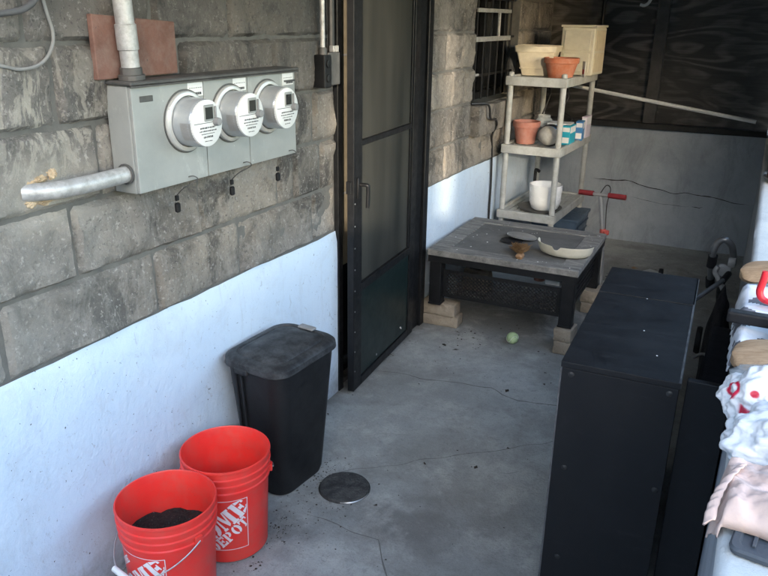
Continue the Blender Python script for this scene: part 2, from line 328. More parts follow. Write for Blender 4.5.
def empty(name, loc=(0, 0, 0), rz=0):
    o = bpy.data.objects.new(name, None); COL.objects.link(o); o.location = loc; o.rotation_euler = (0, 0, rz); o.empty_display_size = .1
    return o
def tag(o, label, cat, group=None):
    o['label'] = label; o['category'] = cat
    if group: o['group'] = group
    return o
def thing(name, label, cat, loc=(0, 0, 0), rz=0, group=None): return tag(empty(name, loc, rz), label, cat, group)
def struct(o): o['kind'] = 'structure'; return o

def box(bm, x0, y0, z0, x1, y1, z1, bev=0, seg=1, mi=0, mat=None):
    r = bmesh.ops.create_cube(bm, size=1)
    vs = r['verts']
    for v in vs:
        v.co = V3((x0+(v.co.x+.5)*(x1-x0), y0+(v.co.y+.5)*(y1-y0), z0+(v.co.z+.5)*(z1-z0)))
    if mat is not None: bmesh.ops.transform(bm, matrix=mat, verts=vs)
    fs = list({f for v in vs for f in v.link_faces})
    for f in fs: f.material_index = mi
    if bev:
        es = list({e for v in vs for e in v.link_edges})
        bmesh.ops.bevel(bm, geom=es, offset=bev, segments=seg, affect='EDGES', profile=.6)
    return bm
def B(): return bmesh.new()
def onebox(name, mat, parent, *a, bev=.003, seg=2, **k):
    return link_mesh(name, box(B(), *a, bev=bev, seg=seg, **k), mat, parent)

def lathe(bm, prof, c=(0, 0, 0), n=48, axis='z', close=False):
    rings = []
    for r, z in prof:
        ring = []
        for i in range(n):
            a = 2*pi*i/n
            if axis == 'z': p = (c[0]+r*cos(a), c[1]+r*sin(a), c[2]+z)
            elif axis == 'x': p = (c[0]+z, c[1]+r*cos(a), c[2]+r*sin(a))
            else: p = (c[0]+r*sin(a), c[1]+z, c[2]+r*cos(a))
            ring.append(bm.verts.new(p))
        rings.append(ring)
    for a, b in zip(rings, rings[1:]):
        for i in range(n): bm.faces.new((a[i], a[(i+1) % n], b[(i+1) % n], b[i]))
    if close:
        bm.faces.new(rings[0][::-1]); bm.faces.new(rings[-1])
    return bm

def smooth_path(pts, k=6):
    pts = [V3(p) for p in pts]
    if len(pts) < 3: return pts
    out = []
    for i in range(len(pts)-1):
        p0 = pts[max(i-1, 0)]; p1 = pts[i]; p2 = pts[i+1]; p3 = pts[min(i+2, len(pts)-1)]
        for j in range(k):
            t = j/k
            out.append(.5*((2*p1)+(p2-p0)*t+(2*p0-5*p1+4*p2-p3)*t*t+(3*p1-p0-3*p2+p3)*t**3))
    out.append(pts[-1]); return out
def tube(bm, pts, r, n=12, k=6, caps=True, mi=0):
    P = smooth_path(pts, k)
    rings = []; up = None
    for i, p in enumerate(P):
        d = (P[min(i+1, len(P)-1)]-P[max(i-1, 0)]).normalized()
        if up is None: up = d.orthogonal().normalized()
        up = (up-d*up.dot(d)).normalized(); s = d.cross(up)
        rr = r(i/(len(P)-1)) if callable(r) else r
        rings.append([bm.verts.new(p+rr*(cos(2*pi*j/n)*up+sin(2*pi*j/n)*s)) for j in range(n)])
    for a, b in zip(rings, rings[1:]):
        for j in range(n):
            f = bm.faces.new((a[j], a[(j+1) % n], b[(j+1) % n], b[j])); f.material_index = mi
    if caps: bm.faces.new(rings[0][::-1]); bm.faces.new(rings[-1])
    return bm
def tube_obj(name, mat, parent, pts, r, **k): return link_mesh(name, tube(B(), pts, r, **k), mat, parent, auto=40)

def rrect(hx, hy, r, n=6):
    out = []
    for cx, cy, a0 in ((hx-r, hy-r, 0), (-hx+r, hy-r, pi/2), (-hx+r, -hy+r, pi), (hx-r, -hy+r, 3*pi/2)):
        for i in range(n+1):
            a = a0+pi/2*i/n; out.append((cx+r*cos(a), cy+r*sin(a)))
    return out
def loft(bm, rings, cap0=True, cap1=True):
    R = [[bm.verts.new(p) for p in ring] for ring in rings]
    n = len(R[0])
    for a, b in zip(R, R[1:]):
        for i in range(n): bm.faces.new((a[i], a[(i+1) % n], b[(i+1) % n], b[i]))
    if cap0: bm.faces.new(R[0][::-1])
    if cap1: bm.faces.new(R[-1])
    return bm
def fbm(p, o=4): return noise.fractal(V3(p), .9, 2.1, o, noise_basis='PERLIN_ORIGINAL')
def ridge(p, o=4):
    s = 0; a = 1; q = V3(p)
    for i in range(o):
        s += a*(1-abs(noise.noise(q, noise_basis='PERLIN_ORIGINAL'))*2); a *= .5; q = q*2.03+V3((3.1, 1.7, 2.3))
    return s/1.9-.4
def blob(bm, size, seed, amp=.2, wr=.16, sub=5):
    """crumpled bag: closed surface with folds, flattened where it rests"""
    r = bmesh.ops.create_icosphere(bm, subdivisions=sub, radius=1)
    for v in r['verts']:
        d = v.co.normalized(); q = d*1.3+V3((seed*7.1, seed*3.3, seed))
        k = 1+amp*fbm(q, 3)+wr*ridge(V3((d.x*2.4, d.y*2.4, d.z*1.1))+V3((seed, -seed, seed*2)), 5)**1+.02*ridge(d*7, 2)
        p = V3((d.x*size[0]*k, d.y*size[1]*k, d.z*size[2]*k))
        if p.z < -size[2]*.45: p.z = -size[2]*.45+.1*(p.z+size[2]*.45)
        v.co = p
    for v in r['verts']: v.co.z += size[2]*.47
    return bm
def strip(bm, pts, w, z, seed=0, axis='z', off=0):
    """thin irregular crack ribbon lying on a floor (axis z) or a wall facing -y (axis y)"""
    P = []
    for a, b in zip(pts, pts[1:]):
        a = V3((*a, 0)); b = V3((*b, 0)); n = max(2, int((b-a).length/.025))
        for i in range(n):
            p = a.lerp(b, i/n); p += V3((noise.noise(p*9+V3((seed, 0, 0))), noise.noise(p*9+V3((0, seed, 5))), 0))*.018
            P.append(p)
    P.append(V3((*pts[-1], 0)))
    prev = None
    for i, p in enumerate(P):
        d = (P[min(i+1, len(P)-1)]-P[max(i-1, 0)]).normalized(); nrm = V3((-d.y, d.x, 0))
        ww = w*(.35+.9*abs(noise.noise(p*14+V3((seed, seed, 0)))))*min(1, i/4+.1, (len(P)-1-i)/4+.1)
        ab = []
        for s in (-1, 1):
            q = p+nrm*s*ww
            ab.append(bm.verts.new((q.x, q.y, z) if axis == 'z' else (q.x, z, q.y)))
        if prev: bm.faces.new((prev[0], prev[1], ab[1], ab[0]))
        prev = ab
    return bm

# ------------------------------------------------------------------ the setting
def build_setting():
    bm = B()   # patio slab
    xs = (-.2, 2.05); 
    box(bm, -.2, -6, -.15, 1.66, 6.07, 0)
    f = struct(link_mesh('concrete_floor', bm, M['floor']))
    bm = B()
    strip(bm, [(-.0+.03, 2.99), (.16, 3.03), (.30, 3.03), (.45, 3.06), (.64, 3.10), (.72, 3.05), (.80, 3.03), (.9, 3.06), (1.05, 3.08)], .0045, .0015, 3)
    strip(bm, [(.66, 2.30), (.74, 2.33), (.8, 2.30)], .002, .0015, 5); strip(bm, [(.86, 2.42), (.93, 2.44), (.99, 2.50)], .002, .0015, 6)
    strip(bm, [(.3, 2.40), (.36, 2.48), (.48, 2.52)], .0018, .0015, 8)
    strip(bm, [(.37, 1.856), (.5, 1.862), (.66, 1.852), (.77, 1.71), (.8, 1.5)], .004, .0015, 9)
    link_mesh('crack', bm, M['crack'], f)
    bm = B(); strip(bm, [(.30, 2.10), (.48, 2.258), (.75, 2.50), (1.05, 2.78), (1.2, 2.93)], .0028, .0018, 21)
    link_mesh('slab_joint', bm, M['crack'], f)
    g = B(); box(g, -60, -90, -.5, 90, 90, -.16); struct(link_mesh('ground', g, M['grass']))
    g = B(); box(g, 2.13, -90, -.15, 90, 90, .78); struct(link_mesh('raised_yard', g, M['grass']))

    # ---- left house wall: painted base, block facing, openings
    wl = thing('block_house_wall', 'house wall of grey rock faced blocks above a pale blue painted base', 'wall', (0, 0, 0))
    def seg(bm, y0, y1, z0, z1, x=0.): box(bm, -.22, y0, z0, x, y1, z1)
    DY0, DY1, DZ = 2.722, 3.69, 2.1
    WY0, WY1, WZ0, WZ1 = 4.37, 5.25, 1.185, 2.0
    Z0 = .79; CH = .2035
    bm = B()
    for y0, y1 in ((-5, DY0), (DY1, 6.2)):
        n = int((y1-y0)/.05); nz = 16
        vs = [[None]*(nz+1) for _ in range(n+1)]
        for i in range(n+1):
            y = y0+(y1-y0)*i/n
            top = Z0+.008*noise.noise((y*2.2, 3, 0))+.005*noise.noise((y*11, 1, 0))
            for j in range(nz+1):
                z = top*j/nz
                vs[i][j] = bm.verts.new((.003+.006*noise.noise((y*1.7, z*1.9, 4))+.0025*noise.noise((y*7, z*7, 4))-(.008 if j == nz else 0), y, z))
        for i in range(n):
            for j in range(nz): bm.faces.new((vs[i][j], vs[i+1][j], vs[i+1][j+1], vs[i][j+1]))
        box(bm, -.22, y0, 0, -.012, y1, Z0-.02)
    link_mesh('painted_base', bm, M['paint'], wl, smooth=False, auto=35)
    bm = B()   # mortar bed behind the facing
    seg(bm, -5, DY0, Z0-.02, 2.62, -.009); seg(bm, DY1, WY0, Z0-.02, 2.62, -.009); seg(bm, WY1, 6.2, Z0-.02, 2.62, -.009)
    seg(bm, DY0, DY1, DZ, 2.62, -.009); seg(bm, WY0, WY1, Z0-.02, WZ0-.01, -.009); seg(bm, WY0, WY1, WZ1, 2.62, -.009)
    link_mesh('mortar_bed', bm, M['mortar'], wl)
    # facing blocks: joint positions by course
    J = {0: [.56, 1.085, 1.62, 2.04, 2.53, 3.95, 4.20, 4.6, 5.0, 5.4, 5.8], 1: [.2, .8, 1.335, 1.84, 2.292, 2.40, 2.60, 4.06, 4.36, 4.75, 5.0, 5.3, 5.7],
         2: [.5, 1.0, 1.45, 1.95, 2.4, 2.55, 4.02, 4.22, 5.3, 5.7], 3: [.3, .93, 1.337, 1.8, 2.28, 3.93, 4.17, 5.3, 5.7], 4: [.5, 1.273, 1.7, 2.043, 2.54, 3.96, 4.17, 5.3, 5.7],
         5: [.4, 1.0, 1.5, 1.9, 2.3, 4.05, 4.2, 5.4, 5.8], 6: [.3, .8, 1.3, 1.8, 2.2, 2.6, 3.1, 3.6, 4.1, 4.6, 5.1, 5.6], 7: [.5, 1, 1.5, 2, 2.5, 3, 3.5, 4, 4.5, 5, 5.5]}
    bm = B(); tl = bm.verts.layers.float.new('tone')
    def block(y0, y1, z0, z1, x0=0.):
        g = .0028; y0 += g; y1 -= g; z0 += g; z1 -= g
        if y1-y0 < .03: return
        tone = random.random(); sd = random.random()*50; amp = random.uniform(.5, 1.3)
        if 3.7 < y0 < 4.4: tone = min(1, .35+tone*.75)
        if 2.2 < y0 < 2.7 and z0 > .98: tone = .3+.7*tone
        n = max(3, int((y1-y0)/.014)); m = max(4, int((z1-z0)/.014))
        vs = [[None]*(m+1) for _ in range(n+1)]
        for i in range(n+1):
            for j in range(m+1):
                y = y0+(y1-y0)*i/n; z = z0+(z1-z0)*j/m
                e = min(i/n*(y1-y0), (1-i/n)*(y1-y0), j/m*(z1-z0), (1-j/m)*(z1-z0))
                k = min(1, e/.016); k = k*k*(3-2*k)
                x = x0-.009+(.0045 if e > 1e-6 else -.004)+k*(.008+amp*.017*fbm((y*5+sd, z*6, sd), 5)+amp*.015*(ridge((y*5+sd+z*3, z*2.6-y*1.5, sd*.3), 4)))
                jit = .0045*noise.noise((y*38, z*38, sd)) if e < 1e-6 else 0
                v = bm.verts.new((x, y+jit, z+jit)); v[tl] = tone; vs[i][j] = v
        for i in range(n):
            for j in range(m): bm.faces.new((vs[i][j], vs[i+1][j], vs[i+1][j+1], vs[i][j+1]))
    for c in range(9):
        z0 = Z0+c*CH; z1 = z0+CH
        cuts = []
        if z0 < DZ-.02: cuts.append((DY0, DY1))
        if WZ0-.05 < z0 < WZ1-.02: cuts.append((WY0, WY1))
        if c == 1: cuts.append((WY0, WY1+.06))
        js = sorted(set([-4.9+.42*i for i in range(12)]+J.get(c, J[7])+[6.06]))
        for a, b in zip(js, js[1:]):
            spans = [(a, b)]
            for c0, c1 in cuts:
                ns = []
                for s0, s1 in spans:
                    if s1 <= c0 or s0 >= c1: ns.append((s0, s1)); continue
                    if s0 < c0: ns.append((s0, c0))
                    if s1 > c1: ns.append((c1, s1))
                spans = ns
            for s0, s1 in spans: block(s0, s1, z0, z1)
    link_mesh('block_facing', bm, M['stone'], wl, auto=50)
    bm = B(); tl = bm.verts.layers.float.new('tone')
    for i, (a, b) in enumerate(((4.37, 4.68), (4.69, 4.97), (4.98, 5.31))):
        n0 = len(bm.verts); box(bm, -.1, a, .99+.004*i, .055-.006*i, b, 1.175-.006*i, bev=.012, seg=2)
        for v in list(bm.verts)[n0:]: v[tl] = .62-.2*i; v.co += V3((.006, .004, .006))*noise.noise(v.co*18)
    link_mesh('window_sill', bm, M['stone'], wl, auto=50)
    # window in the wall
    fr = onebox('window_frame', M['black_metal'], wl, -.13, WY0, WZ0, -.09, WY1, WZ0+.045, bev=.002)
    bm = B(); box(bm, -.13, WY0, WZ0, -.09, WY0+.04, WZ1); box(bm, -.13, WY1-.04, WZ0, -.09, WY1, WZ1); box(bm, -.13, 4.79, WZ0, -.095, 4.83, WZ1)
    link_mesh('jamb', bm, M['black_metal'], fr)
    onebox('window_pane', M['dark_glass'], wl, -.16, WY0, WZ0, -.14, WY1, WZ1, bev=0)
    bm = B()
    for y in (4.50, 4.63, 4.76, 4.90, 5.03, 5.16): tube(bm, [(-.04, y, WZ0+.01), (-.04, y, WZ1)], .007, 8)
    for z in (1.335, 1.56, 1.79): box(bm, -.045, WY0+.01, z, -.037, WY1-.01, z+.014)
    link_mesh('security_grille', bm, M['black_metal'], wl)
    bm = B(); box(bm, -.035, 4.46, 1.715, -.02, 5.1, 1.738, bev=.002); box(bm, -.035, 4.865, 1.572, -.02, 4.885, 1.715, bev=.002); box(bm, -.035, 4.44, 1.545, -.016, 5.1, 1.574, bev=.002)
    box(bm, -.035, 4.44, 1.345, -.02, 4.52, 1.358)
    link_mesh('white_sash', bm, M['conduit'], wl)

    # ---- back wall and its boarding
    bw = thing('rear_retaining_wall', 'low grey rendered concrete wall across the far end of the patio', 'wall', (0, 6.07, 0))
    bm = B(); n = 44; m = 22; vs = [[None]*(m+1) for _ in range(n+1)]
    for i in range(n+1):
        for j in range(m+1):
            x = -.02+1.7*i/n; z = .9*j/m
            vs[i][j] = bm.verts.new((x, -.004-.008*noise.noise((x*2.3, z*2.3, 9)), z))
    for i in range(n):
        for j in range(m): bm.faces.new((vs[i][j], vs[i+1][j], vs[i+1][j+1], vs[i][j+1]))
    box(bm, -.2, .012, 0, 2.2, .3, .895)
    link_mesh('wall_face', bm, M['render'], bw, smooth=True)
    bm = B(); strip(bm, [(.45, .49), (.7, .485), (.9, .455), (1.1, .43), (1.25, .435), (1.5, .41), (1.62, .40)], .005, -.014, 2, 'y')
    strip(bm, [(.75, .36), (.95, .345), (1.02, .33), (1.2, .34)], .002, -.014, 12, 'y'); strip(bm, [(1.22, .34), (1.28, .33), (1.3, .345)], .008, -.014, 13, 'y')
    link_mesh('crack', bm, M['crack_dark'], bw)
    pl = thing('plywood_partition', 'dark stained plywood boarding with one vertical stud above the grey rear wall', 'partition', (0, 6.07, .9))
    bm = B(); box(bm, -.1, .06, 0, .825, .078, 1.7); box(bm, .829, .061, 0, 2.3, .079, 1.7)
    link_mesh('board', bm, M['plywood'], pl)
    onebox('stud', M['dark_wood'], pl, .775, -.005, .045, .862, .058, 1.7, bev=.003)
    onebox('sole_plate', M['black_wood'], pl, -.1, -.03, .0, 2.3, .057, .043, bev=.006)

    # ---- ledge wall on the right
    lw = thing('side_ledge_wall', 'waist high pale topped concrete ledge along the right side of the patio', 'wall', (1.647, 0, 0))
    bm = B(); box(bm, 0, -5.5, 0, .48, 6.06, .888); link_mesh('wall_face', bm, M['render'], lw)
    bm = B(); n = 260; m = 10; vs = [[None]*(m+1) for _ in range(n+1)]
    prof = [(-.004, .872), (-.004, .895), (.004, .904), (.016, .908)]
    for i in range(n+1):
        y = -5.5+11.56*i/n
        for j in range(m+1):
            if j < 4: x, z = prof[j]
            else: x, z = .016+.464*(j-3)/(m-3), .908
            vs[i][j] = bm.verts.new((x+.004*noise.noise((y*3, j, 0)), y, z+.002*noise.noise((y*9, x*9, 1))))
    for i in range(n):
        for j in range(m): bm.faces.new((vs[i][j], vs[i+1][j], vs[i+1][j+1], vs[i][j+1]))
    link_mesh('cap', bm, M['cap'], lw, auto=50)

    sp_ = thing('far_shade_screen', 'added unseen dark board screen shading the far end above the ledge', 'partition', (1.74, 4.55, .9))  # added out of frame to keep light off the far end
    onebox('board', M['plywood'], sp_, 0, .0905, .01, .02, 1.5, 1.45, bev=.002)
    onebox('post', M['dark_wood'], sp_, -.03, 0, .01, .06, .09, 1.45, bev=.004)
    # ---- deck over the patio (out of frame, shades it)
    dk = thing('overhead_deck', 'dark timber deck roofing the patio', 'deck', (0, 0, 2.32))
    bm = B()
    for i in range(15): box(bm, -.2+.14*i, DECK_Y0, .14, -.2+.14*i+.134, 6.4, .17)
    link_mesh('boards', bm, M['deck'], dk)
    bm = B()
    for i in range(int((6.3-DECK_Y0)/.42)+1): box(bm, -.2, DECK_Y0+.42*i, 0, 1.895, DECK_Y0+.42*i+.04, .138)
    link_mesh('joists', bm, M['deck'], dk)
    onebox('rim_beam', M['deck'], dk, 1.90, DECK_Y0, -.03, 1.94, 6.4, .17)
DECK_Y0 = .8

# ------------------------------------------------------------------ door
def build_door():
    d = thing('screen_door', 'black framed screen door standing slightly ajar in the block wall', 'door', (0, 2.7, 0))
    bm = B()   # frame: left jamb, wide hinge-side casing in steps, head
    box(bm, -.16, .024, 0, .012, .062, 2.1, bev=.002); box(bm, -.16, .80, 0, .014, .845, 2.1, bev=.002); box(bm, -.16, .847, 0, .006, .93, 2.1, bev=.002)
    box(bm, -.16, .932, 0, .022, .988, 2.1, bev=.003); box(bm, -.16, .063, 2.05, .012, .799, 2.1, bev=.002)
    link_mesh('frame', bm, M['black_metal'], d)
    onebox('threshold', M['dark_wood'], d, -.18, .063, 0, -.014, .799, .025)
    # inner house door behind it
    onebox('inner_door', M['beige_door'], d, -.10, .063, .58, -.05, .30, 2.04)
    onebox('inner_door_lower', M['dark_glass'], d, -.10, .063, .027, -.052, .30, .578)  # dark lower part of the inner door
    onebox('inner_door_dark', M['dark_glass'], d, -.10, .302, .027, -.055, .799, 2.04)
    bm = B()
    for z in (.92, 1.52, 1.8): box(bm, -.0495, .063, z, -.046, .30, z+.008)
    link_mesh('inner_door_line', bm, M['grey_plastic'], d)
    # leaf hinged at the right, swung out a few degrees
    W = .785; ang = radians(4.2)
    R = Matrix.Translation((.014, .80, 0)) @ Matrix.Rotation(ang, 4, 'Z')   # local y runs from -W (latch) to 0 (hinge)
    def bb(bm, y0, z0, y1, z1, x0=-.012, x1=.02, bev=.002): box(bm, x0, y0, z0, x1, y1, z1, bev=bev, mat=R)
    bm = B(); bb(bm, -W, .018, -W+.085, 2.03); bb(bm, -.075, .018, 0, 2.03); bb(bm, -W+.086, 1.95, -.076, 2.03)
    bb(bm, -W+.086, .495, -.076, .535); bb(bm, -W+.086, .018, -.076, .06)
    bb(bm, -W+.086, 1.158, -.076, 1.182, -.004, .016)
    bb(bm, -W+.086, .536, -W+.10, 1.157, -.004, .014); bb(bm, -.09, .536, -.076, 1.157, -.004, .014)
    bb(bm, -W+.086, 1.183, -W+.10, 1.949, -.004, .014); bb(bm, -.09, 1.183, -.076, 1.949, -.004, .014)
    link_mesh('leaf_frame', bm, M['black_metal'], d)
    bm = B(); bb(bm, -W+.086, .061, -.076, .494, -.002, .013); link_mesh('kick_panel', bm, M['door_panel'], d)
    bm = B(); bb(bm, -W+.101, .536, -.091, 1.157, .0, .005, 0); link_mesh('lower_screen', bm, M['screen'], d)
    bm = B(); bb(bm, -W+.101, 1.183, -.091, 1.949, .0, .005, 0); link_mesh('upper_screen', bm, M['screen'], d)
    bm = B(); bb(bm, -W+.03, .94, -W+.055, 1.03, .02, .028); 
    tube(bm, [R @ V3((.03, -W+.042, 1.0)), R @ V3((.06, -W+.042, 1.0)), R @ V3((.066, -W+.045, .985)), R @ V3((.062, -W+.05, .9))], .008, 10)
    hd = link_mesh('handle', bm, M['black_metal'], d, auto=40)
    bm = B(); bb(bm, -W-.012, .965, -W+.004, 1.02, -.012, .012); link_mesh('latch', bm, M['black_metal'], d)
    bm = B()
    for i in range(9): lathe(bm, [(.0035, 0), (.0035, .0015), (.002, .002)], R @ V3((.02, -W+.012, .12+.1*i)), 8, 'x', True)
    for p in ((-.16, .10), (-.17, .108), (-.5, .09)): lathe(bm, [(.006, 0), (.005, .003)], R @ V3((.013, p[0]-.0, p[1])), 8, 'x', True)
    link_mesh('screw', bm, M['alu'], d)

# ------------------------------------------------------------------ meters and conduit
def build_meters():
    b = thing('meter_box', 'long grey metal meter cabinet with three round electric meters on the block wall', 'meter box', (0, 1.492, 1.207))
    L = .785; H = .290; D = .097
    onebox('casing', M['galv'], b, .006, 0, 0, D-.012, L, H, bev=.003)
    bm = B(); box(bm, -.002, -.008, H+.001, D+.012, L+.008, H+.012, bev=.003); box(bm, D+.006, -.008, H-.004, D+.012, L+.008, H+.0005, bev=.001)
    link_mesh('rain_hood', bm, M['galv_dark'], b)
    seams = [0, .292, .508, L]
    for i in range(3):
        onebox('front_cover', M['galv'], b, D-.0115, seams[i]+.0015, .002, D, seams[i+1]-.0015, H-.002, bev=.0025)
    bm = B(); box(bm, D, .03, .246, D+.002, .08, .262, bev=.001); link_mesh('embossed_plate', bm, M['galv_dark'], b)
    bm = B(); box(bm, D, .715, .255, D+.006, .78, .261, bev=.001); link_mesh('hasp', bm, M['galv_dark'], b)
    for i, (y, z) in enumerate(((.205, .178), (.412, .180), (.612, .182))):
        mt = link_mesh('electric_meter', lathe(B(), [(.0705, .002), (.0695, .04), (.068, .066), (.066, .075), (.060, .079), (.0, .0795)], (D, y, z), 56, 'x'), M['meter_glass'], b, auto=45)
        link_mesh('socket_ring', lathe(B(), [(.086, 0), (.086, .008), (.084, .012), (.079, .014), (.0735, .014), (.0725, .003)], (D, y, z), 56, 'x'), M['meter_ring'], mt, auto=40)
        link_mesh('dark_gap', lathe(B(), [(.091, .0), (.091, .002), (.087, .0022), (.0865, .0)], (D, y, z), 56, 'x'), M['galv_dark'], mt, auto=40)
        X = D+.0798
        link_mesh('face_plate', lathe(B(), [(.0662, -.006), (.0657, .0005), (.063, .002), (.0, .0021)], (X, y, z), 48, 'x'), M['meter_face'], mt, auto=40)
        X += .0022
        bm = B(); box(bm, X, y-.016, z+.006, X+.003, y+.026, z+.052, bev=.002); link_mesh('display_bezel', bm, M['galv'], mt)
        bm = B(); box(bm, X+.0031, y-.012, z+.012, X+.0045, y+.019, z+.045); link_mesh('display', bm, M['lcd'], mt)
        bm = B(); lathe(bm, [(.0, .016), (.011, .015), (.013, .0)], (X, y+.034, z+.002), 16, 'x'); box(bm, X, y+.029, z+.004, X+.006, y+.036, z+.046, bev=.002)
        link_mesh('reset_knob', bm, M['grey_plastic'], mt, auto=40)
        bm = B(); rr = random.Random(i)
        for row, (zz, hh, w) in enumerate(((-.012, .005, .07), (-.021, .004, .076), (-.029, .003, .06), (-.038, .007, .044), (-.05, .003, .034))):
            yy = -w/2
            while yy < w/2-.004:
                l = rr.uniform(.0015, .006); 
                box(bm, X, y+yy, z+zz-hh/2*rr.uniform(.6, 1), X+.0006, y+min(yy+l, w/2), z+zz+hh/2*rr.uniform(.5, 1)); yy += l+rr.uniform(.0015, .003)
        box(bm, X, y-.06, z+.001, X+.0008, y+.06, z+.0026)
        link_mesh('face_printing', bm, M['ink'], mt)
        # dark reflective band low on the glass drum
        bm = B(); n = 10; vs = []
        for k in range(n+1):
            a = radians(176+44*k/n)
            vs.append([bm.verts.new((D+xx, y+rr_*cos(a), z+rr_*sin(a))) for xx, rr_ in ((.040, .0702), (.074, .0672))])
        for p, q in zip(vs, vs[1:]): bm.faces.new((p[0], p[1], q[1], q[0]))
        link_mesh('window_band', bm, M['grey_plastic'], mt)
        # white sticker above each
        sy = (.222, .432, .705)[i]; w = .066
        st = onebox('sticker', M['label_white'], b, D+.0003, sy, .245, D+.0014, sy+w, .284, bev=0)
        bm = B(); yy = sy+.022
        while yy < sy+w-.008:
            l = rr.uniform(.004, .008); box(bm, D+.0014, yy, .249, D+.0019, yy+l, .256); yy += l+.0015
        yy = sy+.006
        while yy < sy+w-.008:
            l = rr.uniform(.003, .01); box(bm, D+.0014, yy, .268, D+.0018, yy+l, .2695); yy += l+.003
        link_mesh('sticker_print', bm, M['ink'], st)
    # lead seals hanging under the covers
    for i, (y, l) in enumerate(((.195, .0), (.462, .0), (.73, .0))):
        s = link_mesh('seal_wire', tube(B(), [(D-.01, y, .012), (D+.012, y+.012, .018), (D+.016, y+.024, .004), (D-.02, y+.004, -.02), (.05, y, -.045)], .0018, 6), M['galv_dark'], b)
        bm = B(); box(bm, .045, y-.007, -.062, .053, y+.007, -.045, bev=.002); box(bm, .042, y-.009, -.098, .056, y+.009, -.068, bev=.004)
        link_mesh('lead_seal', bm, M['black_rubber'], s)
    # riser conduit with couplings
    c = thing('riser_conduit', 'vertical galvanised conduit entering the meter cabinet from above', 'conduit', (.058, 1.543, 1.51))
    c.rotation_euler = (radians(2.5), 0, 0)
    link_mesh('pipe', lathe(B(), [(.0245, .012), (.0245, .8)], n=28), M['conduit'], c, auto=40)
    link_mesh('coupling', lathe(B(), [(.0245, .075), (.028, .077), (.028, .14), (.0245, .142)], n=28), M['conduit'], c, auto=40)
    link_mesh('hub', lathe(B(), [(.036, .0), (.036, .012), (.03, .014), (.03, .03), (.0255, .032)], n=12), M['galv_dark'], c, auto=30)
    # elbow conduit into the wall
    e = thing('elbow_conduit', 'galvanised conduit bending from the cabinet side into the wall', 'conduit', (0, 1.49, 1.262))
    tube_obj('pipe', M['conduit'], e, [(.058, -.001, .0), (.058, -.08, -.002), (.052, -.15, -.004), (.036, -.215, -.006), (.008, -.265, -.006), (-.008, -.285, -.006)], .0225, n=24)
    link_mesh('locknut', lathe(B(), [(.028, -.001), (.029, -.008), (.024, -.009)], (.058, 0, 0), 16, 'y'), M['galv_dark'], e)
    bm = B()
    for q, (fy, fz, ry, rz_) in enumerate(((1.226, 1.256, .030, .026), (1.222, 1.232, .022, .016), (1.256, 1.228, .024, .010), (1.29, 1.292, .014, .014), (1.252, 1.284, .022, .009))):
        r = bmesh.ops.create_icosphere(bm, subdivisions=4, radius=1)
        for v in r['verts']:
            d = v.co.normalized(); k = 1+.5*fbm(d*2.6+V3((4*q, 4, 4)), 5)
            v.co = V3((.001+d.x*.010*k, fy+d.y*ry*k, fz+d.z*rz_*k))
    tag(link_mesh('expanding_foam', bm, M['foam'], auto=50), 'crusty yellowish foam plugging the hole round the bent conduit', 'foam')
    # red-brown backing board behind the riser
    bm = B(); box(bm, .012, 1.452, 1.522, .03, 1.757, 1.665, bev=.002)
    bm.verts.ensure_lookup_table()
    for v in bm.verts: v.co.z += (1.62-v.co.y)*.06 - .02*(1.62-v.co.y > 0)*(v.co.z < 1.6); v.co.x -= .0
    tag(link_mesh('backing_board', bm, M['brick_board']), 'reddish brown square board fixed behind the riser conduit', 'board')
    # cables top left
    bm = tube(B(), [(.03, .95, 1.655), (.03, 1.13, 1.668), (.03, 1.205, 1.674), (.03, 1.26, 1.685), (.03, 1.30, 1.715), (.03, 1.34, 1.78), (.03, 1.36, 2.3)], .0075, 10)
    tag(link_mesh('wall_cable', bm, M['cable_grey'], auto=40), 'thick dark cable curving up across the top left of the block wall', 'cable')
    bm = tube(B(), [(.014, 1.28, 2.0), (.014, 1.325, 1.71), (.016, 1.34, 1.63), (.014, 1.325, 1.585), (.016, 1.285, 1.557), (.014, 1.23, 1.55), (.014, 1.17, 1.562), (.014, .9, 1.6)], .0042, 8)
    tag(link_mesh('wall_cable', bm, M['cable_pale'], auto=40), 'thin pale cable hanging in a loose loop on the block wall', 'cable')
    # small junction box beside the door with its thin conduit
    j = thing('junction_box', 'small dark electrical box beside the door with a thin conduit above', 'junction box', (0, 2.60, 1.42))
    onebox('box', M['galv_dark'], j, .002, 0, .0, .045, .088, .125, bev=.004)
    onebox('switch_cover', M['black_metal'], j, .0, -.055, -.006, .06, -.004, .118, bev=.005)
    bm = B(); pass
    for kz in (.03, .085): link_mesh('knockout', lathe(B(), [(.015, 0), (.015, .004), (.01, .005)], (.0605, -.03, kz), 14, 'x', True), M['black_metal'], j, auto=40)
    tube_obj('thin_conduit', M['conduit'], j, [(.03, -.02, .12), (.03, -.02, .8)], .0095, n=16)
    link_mesh('connector', lathe(B(), [(.016, .118), (.016, .14), (.012, .145)], (.03, -.02, 0), 14), M['galv_dark'], j, auto=40)
    tube_obj('black_conduit', M['cable'], j, [(.03, .045, .126), (.03, .045, .8)], .014, n=14)
    bm = B(); 
    for k in range(4): box(bm, .03, .03+.011*k, .126, .05, .037+.011*k, .15, bev=.001)
    link_mesh('terminal', bm, M['alu'], j)

